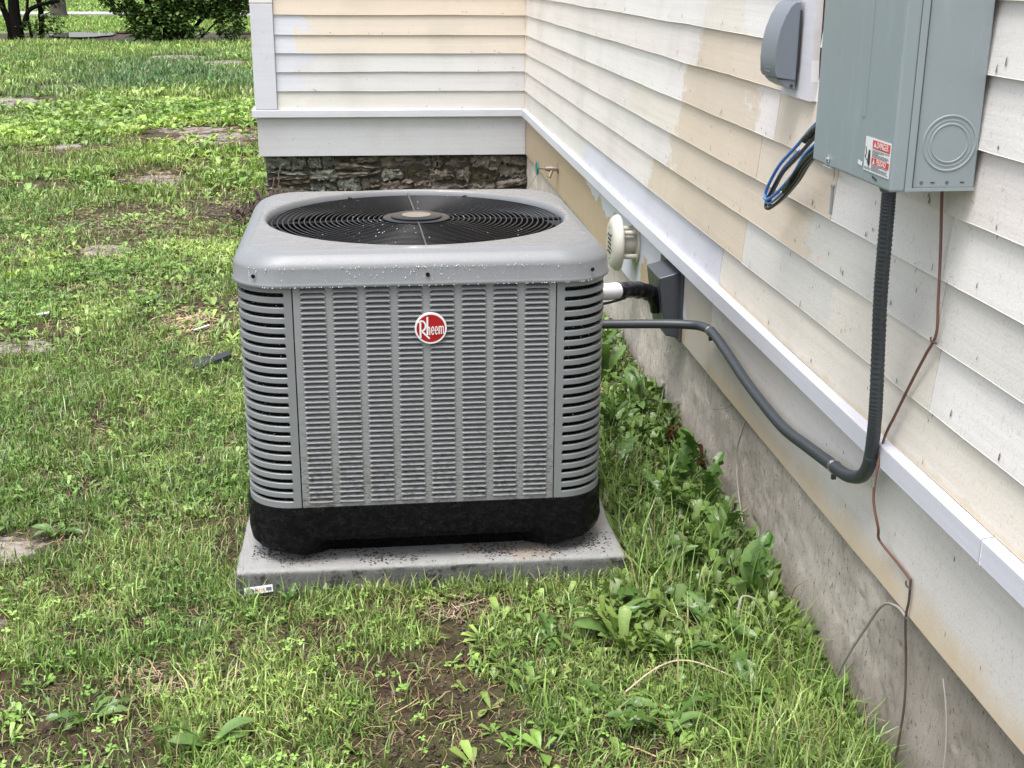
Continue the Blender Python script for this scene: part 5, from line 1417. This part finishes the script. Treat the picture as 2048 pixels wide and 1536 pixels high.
DP = [(-.30, -.62, 1.15, 8, 'toothed weed at the wall midway between the grey cable and the brown leaves', .95),
      (-.38, -.93, 1.05, 8, 'dandelion rosette among grass where the wall meets the slab level', .7),
      (-.50, -.40, 1.0, 9, 'weed beside the right edge of the slab', .7),
      (-.45, -.10, 1.15, 9, 'dark leafy weed just beyond the right back part of the slab', .8),
      (-.56, -1.10, .9, 8, 'spreading weed just off the slab corner nearest the wall', .5),
      (-.55, -1.33, .85, 8, 'leafy weed under the long pale dry stem', .45),
      (-.33, -.47, 1.45, 9, 'largest upright dandelion with long toothed leaves against the foundation', .9),
      (-.31, -.78, .95, 8, 'dandelion leaning on the concrete where the grey cable reaches the soil', .9),
      (-.33, -1.08, 1.15, 9, 'dandelion with pale leaves at the wall beside the short cable loop', .9),
      (-.42, -.62, 1.0, 8, 'dark leaved weed between the slab corner and the wall', .6),
      (-.33, .12, 1.1, 10, 'leafy dark weed clump behind the slab near the dead leaves', .7),
      (-.38, .42, 1.3, 11, 'bushy weed clump in the gap below the taped pipe', .9),
      (-.50, -.97, .95, 8, 'broad leaved weed just right of the slab front corner', .5),
      (-.66, -1.22, 1.05, 9, 'bright green weed in front of the right half of the slab', .45),
      (-.78, -1.24, .65, 8, 'pale toothed weed in front of the slab middle', .4),
      (-.70, -1.47, .7, 8, 'round leaved weed at the bottom right of the bare soil', .35),
      (-.45, -1.22, .9, 8, 'weed with drooping leaves near the arching cable', .5),
      (-.44, -1.47, .95, 8, 'light green weed in the foreground grass tuft by the wall', .5),
      (-1.30, -1.015, .40, 6, 'small upright weed beside the white printed strip', 1.0),
      (-1.22, -1.005, .42, 5, 'two leaved seedling against the slab front, left part', 1.1),
      (-1.02, -1.0, .42, 5, 'thin weed standing against the middle of the slab front', 1.1),
      (-.93, -1.0, .42, 5, 'curly weed sprout against the slab front right of the middle', 1.1),
      (-1.62, -1.40, .7, 8, 'flat weed rosette in the lower left lawn', .3),
      (-1.40, -1.52, .75, 8, 'pale weed rosette at the bottom edge left of the soil', .35),
      (-.62, -1.56, .9, 8, 'dandelion at the very bottom of the view, right of centre', .4),
      (-1.86, -.62, .7, 7, 'weed rosette beside the nearest pale stone', .35)]
for i, (x, y, s, n, lb, up) in enumerate(DP): dandelion(x, y, s, n, lb, 100+i, up, (0, 1) if i in (0, 1, 3, 6, 9) else (0, 1, 2, 3))
# long pale stem in the foreground weeds
s4 = empty('dry_stem', (-.58, -1.42, .03), 'long pale dry stem lying over the foreground weeds', 'stem')
wb(s4, [(-.67, -1.44, .02), (-.60, -1.40, .045), (-.54, -1.395, .05), (-.46, -1.43, .03)], .0016, 'stem', simple('pale_dry_stalk', (.50, .42, .30), .7))

# ================================================================== BACKGROUND
mb = MB(); sw = (35.0, 36.9)
for k in range(22):
    x0 = -34+k*1.62; mb.box((x0, sw[0], -.03), (x0+1.60, sw[1], .035))
tag(mb.build('sidewalk', M['walk'], None, bevel=.01), 'pale concrete sidewalk far across the yard', kind='structure')
# puddle
mb = MB(); rs = random.Random(3); n = 30
P = [(-6.80+ .62*math.cos(2*math.pi*i/n)*(1+rs.uniform(-.12, .1)), 23.1+1.15*math.sin(2*math.pi*i/n)*(1+rs.uniform(-.1, .1)), .030) for i in range(n)]
mb.add(P, [tuple(range(n))]); t = NT('puddle_water', .03, .8); t.color((.16, .17, .18)); t.b.inputs['Metallic'].default_value = .35
tag(mb.build('puddle', t.m, None), 'shallow grey puddle between the two shrubs', kind='structure')
def leaf_cloud(n, centers, radii, size, base, seed, zmin=.05, light=(.13, .21, .05), dark=(.045, .09, .02)):
    rg = np.random.default_rng(seed); k = rg.choice(len(centers), n, p=np.array([np.prod(r)**(1/1.5) for r in radii])/sum(np.prod(r)**(1/1.5) for r in radii))
    d = rg.normal(0, 1, (n, 3)); d /= np.linalg.norm(d, axis=1)[:, None]; rr_ = rg.uniform(.35, 1.0, n)**.6+np.abs(rg.normal(0, .09, n))
    P = np.array(centers)[k]+d*np.array(radii)[k]*rr_[:, None]
    cl = vnoise(P[:, 0]*3+P[:, 1], P[:, 2]*3, .55); keep = (P[:, 2] > zmin) & (cl > .36) & (P[:, 2] < 4.2); P = P[keep]; cl = cl[keep]; m = len(P)
    az = rg.uniform(0, 6.28, m); c = np.array(dark)+(np.array(light)-np.array(dark))*(rg.random(m)**1.6)[:, None]
    return leaves_np(P[:, 0], P[:, 1], P[:, 2], az, rg.uniform(-.7, .6, m), size*rg.uniform(.6, 1.3, m), size*.75*rg.uniform(.7, 1.2, m), c)
def shrub(name, x, y, label, lobes, stems, n, seed, size=.085, mat='bark'):
    root = empty(name, (x, y, 0), label, 'shrub'); rs = random.Random(seed)
    cen = [(x+a, y+b, c) for a, b, c, _ in lobes]; rad = [(r*.95, r*.8, r*.85) for *_, r in lobes]
    V, F, C = leaf_cloud(n, cen, rad, size, None, seed)
    np_mesh('foliage', V, F, M['shrub'], root, col=C, kind='stuff', origin=(x, y, 0)).location = (0, 0, 0)
    for (sx, sy, r, ex, ey, ez) in stems:
        mb = MB(); pts = [(sx, sy, -.05)]
        for k in range(1, 6):
            t_ = k/5; pts.append((sx+(ex-sx)*t_+rs.uniform(-.05, .05), sy+(ey-sy)*t_+rs.uniform(-.05, .05), ez*t_))
        mb.tube(pts, (lambda r_: (lambda q: r_*(1-.6*q)))(r), 8); mb.build('stem', M[mat], root, smooth=True)
    return root
shrub('leafy_shrub', -4.85, 20.9, 'large dense dark green shrub in the middle of the background', [(-.15, 0, .75, .62), (.4, .1, .85, .62), (0, -.2, .35, .50), (-.75, .0, .80, .38), (.85, .2, .80, .5), (0, .1, 1.6, .9), (1.2, .3, .75, .42), (-.95, .0, 1.0, .32), (.45, -.15, .28, .42), (-.35, -.2, .30, .35), (1.1, -.1, .35, .35), (1.5, 0, 1.0, .4), (-.55, 0, 1.3, .6), (1.0, 0, 1.6, .7)],
      [(-.1, 0, .06, -.6, 0, 2.2), (.1, 0, .07, .3, .1, 2.6), (.25, .1, .05, .9, .1, 2.2), (-.2, .1, .04, -.9, .2, 1.4), (.0, -.1, .05, 0, 0, 2.6), (.35, 0, .04, 1.3, .2, 1.2), (.5, 0, .02, 1.5, .2, .8), (-.3, 0, .02, -1.1, .2, .9)], 26000, 71, .085)
shrub('leafy_shrub', -2.75, 23.2, 'thin twiggy shrub beside the white house corner', [(0, 0, .6, .55), (.3, 0, .8, .5), (-.35, .2, .35, .40), (.5, 0, .4, .5), (-.5, 0, .8, .4)],
      [(0, 0, .025, -.4, 0, 1.6), (.1, 0, .025, .4, 0, 1.7), (-.1, 0, .02, -.1, 0, 1.4), (.3, 0, .02, .7, 0, 1.4), (-.3, 0, .02, -.7, 0, 1.2), (-.2, 0, .015, -.9, 0, .7)], 3600, 72, .08)
shrub('leafy_shrub', -7.55, 21.3, 'sparse shrub with several thick black stems at the top left', [(-.75, 0, .45, .38), (-.45, -.1, .75, .30), (.15, .1, .85, .25), (.62, -.1, .30, .24), (.55, .1, .75, .22), (-1.2, 0, .6, .5), (.25, -.1, .18, .22), (-.9, 0, 1.1, .4), (.3, 0, 1.8, .8)],
      [(.0, 0, .12, -.04, 0, 2.4), (-.12, .05, .07, -.42, 0, 1.7), (.38, .05, .055, .36, .1, 2.4), (.24, 0, .03, .20, 0, 2.3), (-.35, 0, .05, -.75, 0, 1.6), (.3, 0, .015, .62, 0, 1.1), (.33, 0, .012, .75, .1, 1.3), (-.2, 0, .02, -.15, 0, 1.6), (-.5, 0, .04, -1.2, 0, 1.2)], 4200, 73, .085)
bl = empty('fallen_branch', (-7.03, 21.25, .62), 'thick black broken branch sticking out beside the left shrub stems', 'branch')
mb = MB(); mb.tube([(-.42, .0, -.42), (-.30, 0, -.12), (-.12, 0, -.01), (.10, 0, .05), (.28, 0, .07)], lambda q: .045*(1-.35*q), 9); mb.build('branch_wood', M['bark'], bl, smooth=True)
tr = empty('shade_tree', (-9.55, 33.2, 0), 'thick grey-brown tree trunk on the lawn beyond the left shrub', 'tree')
mb = MB(); mb.tube([(0, 0, -.1), (0, 0, .12), (.0, 0, .5), (-.05, 0, 2.0), (-.02, 0, 4.0)], lambda q: .27-.06*min(1, q*3)+(.10*max(0, .1-q)*10), 16); mb.build('trunk', M['bark2'], tr, smooth=True)
for i, (a, b, c) in enumerate([(1.6, .2, 6), (-1.5, .4, 6.3), (.2, -1.3, 6.5)]):
    mb = MB(); mb.tube([(-.02, 0, 3.6), (a*.5, b*.5, 4.8), (a, b, c)], lambda q: .13*(1-.6*q), 8); mb.build('limb', M['bark2'], tr, smooth=True)
V, F, C = leaf_cloud(5000, [(-9.5, 33.2, 4.9), (-8.6, 33.4, 4.6), (-10.5, 33.3, 4.7)], [(1.8, 1.6, 1.2)]*3, .16, None, 81, 3.6)
np_mesh('crown', V, F, M['shrub'], tr, col=C, kind='stuff', origin=(-9.55, 33.2, 0)).location = (0, 0, 0)
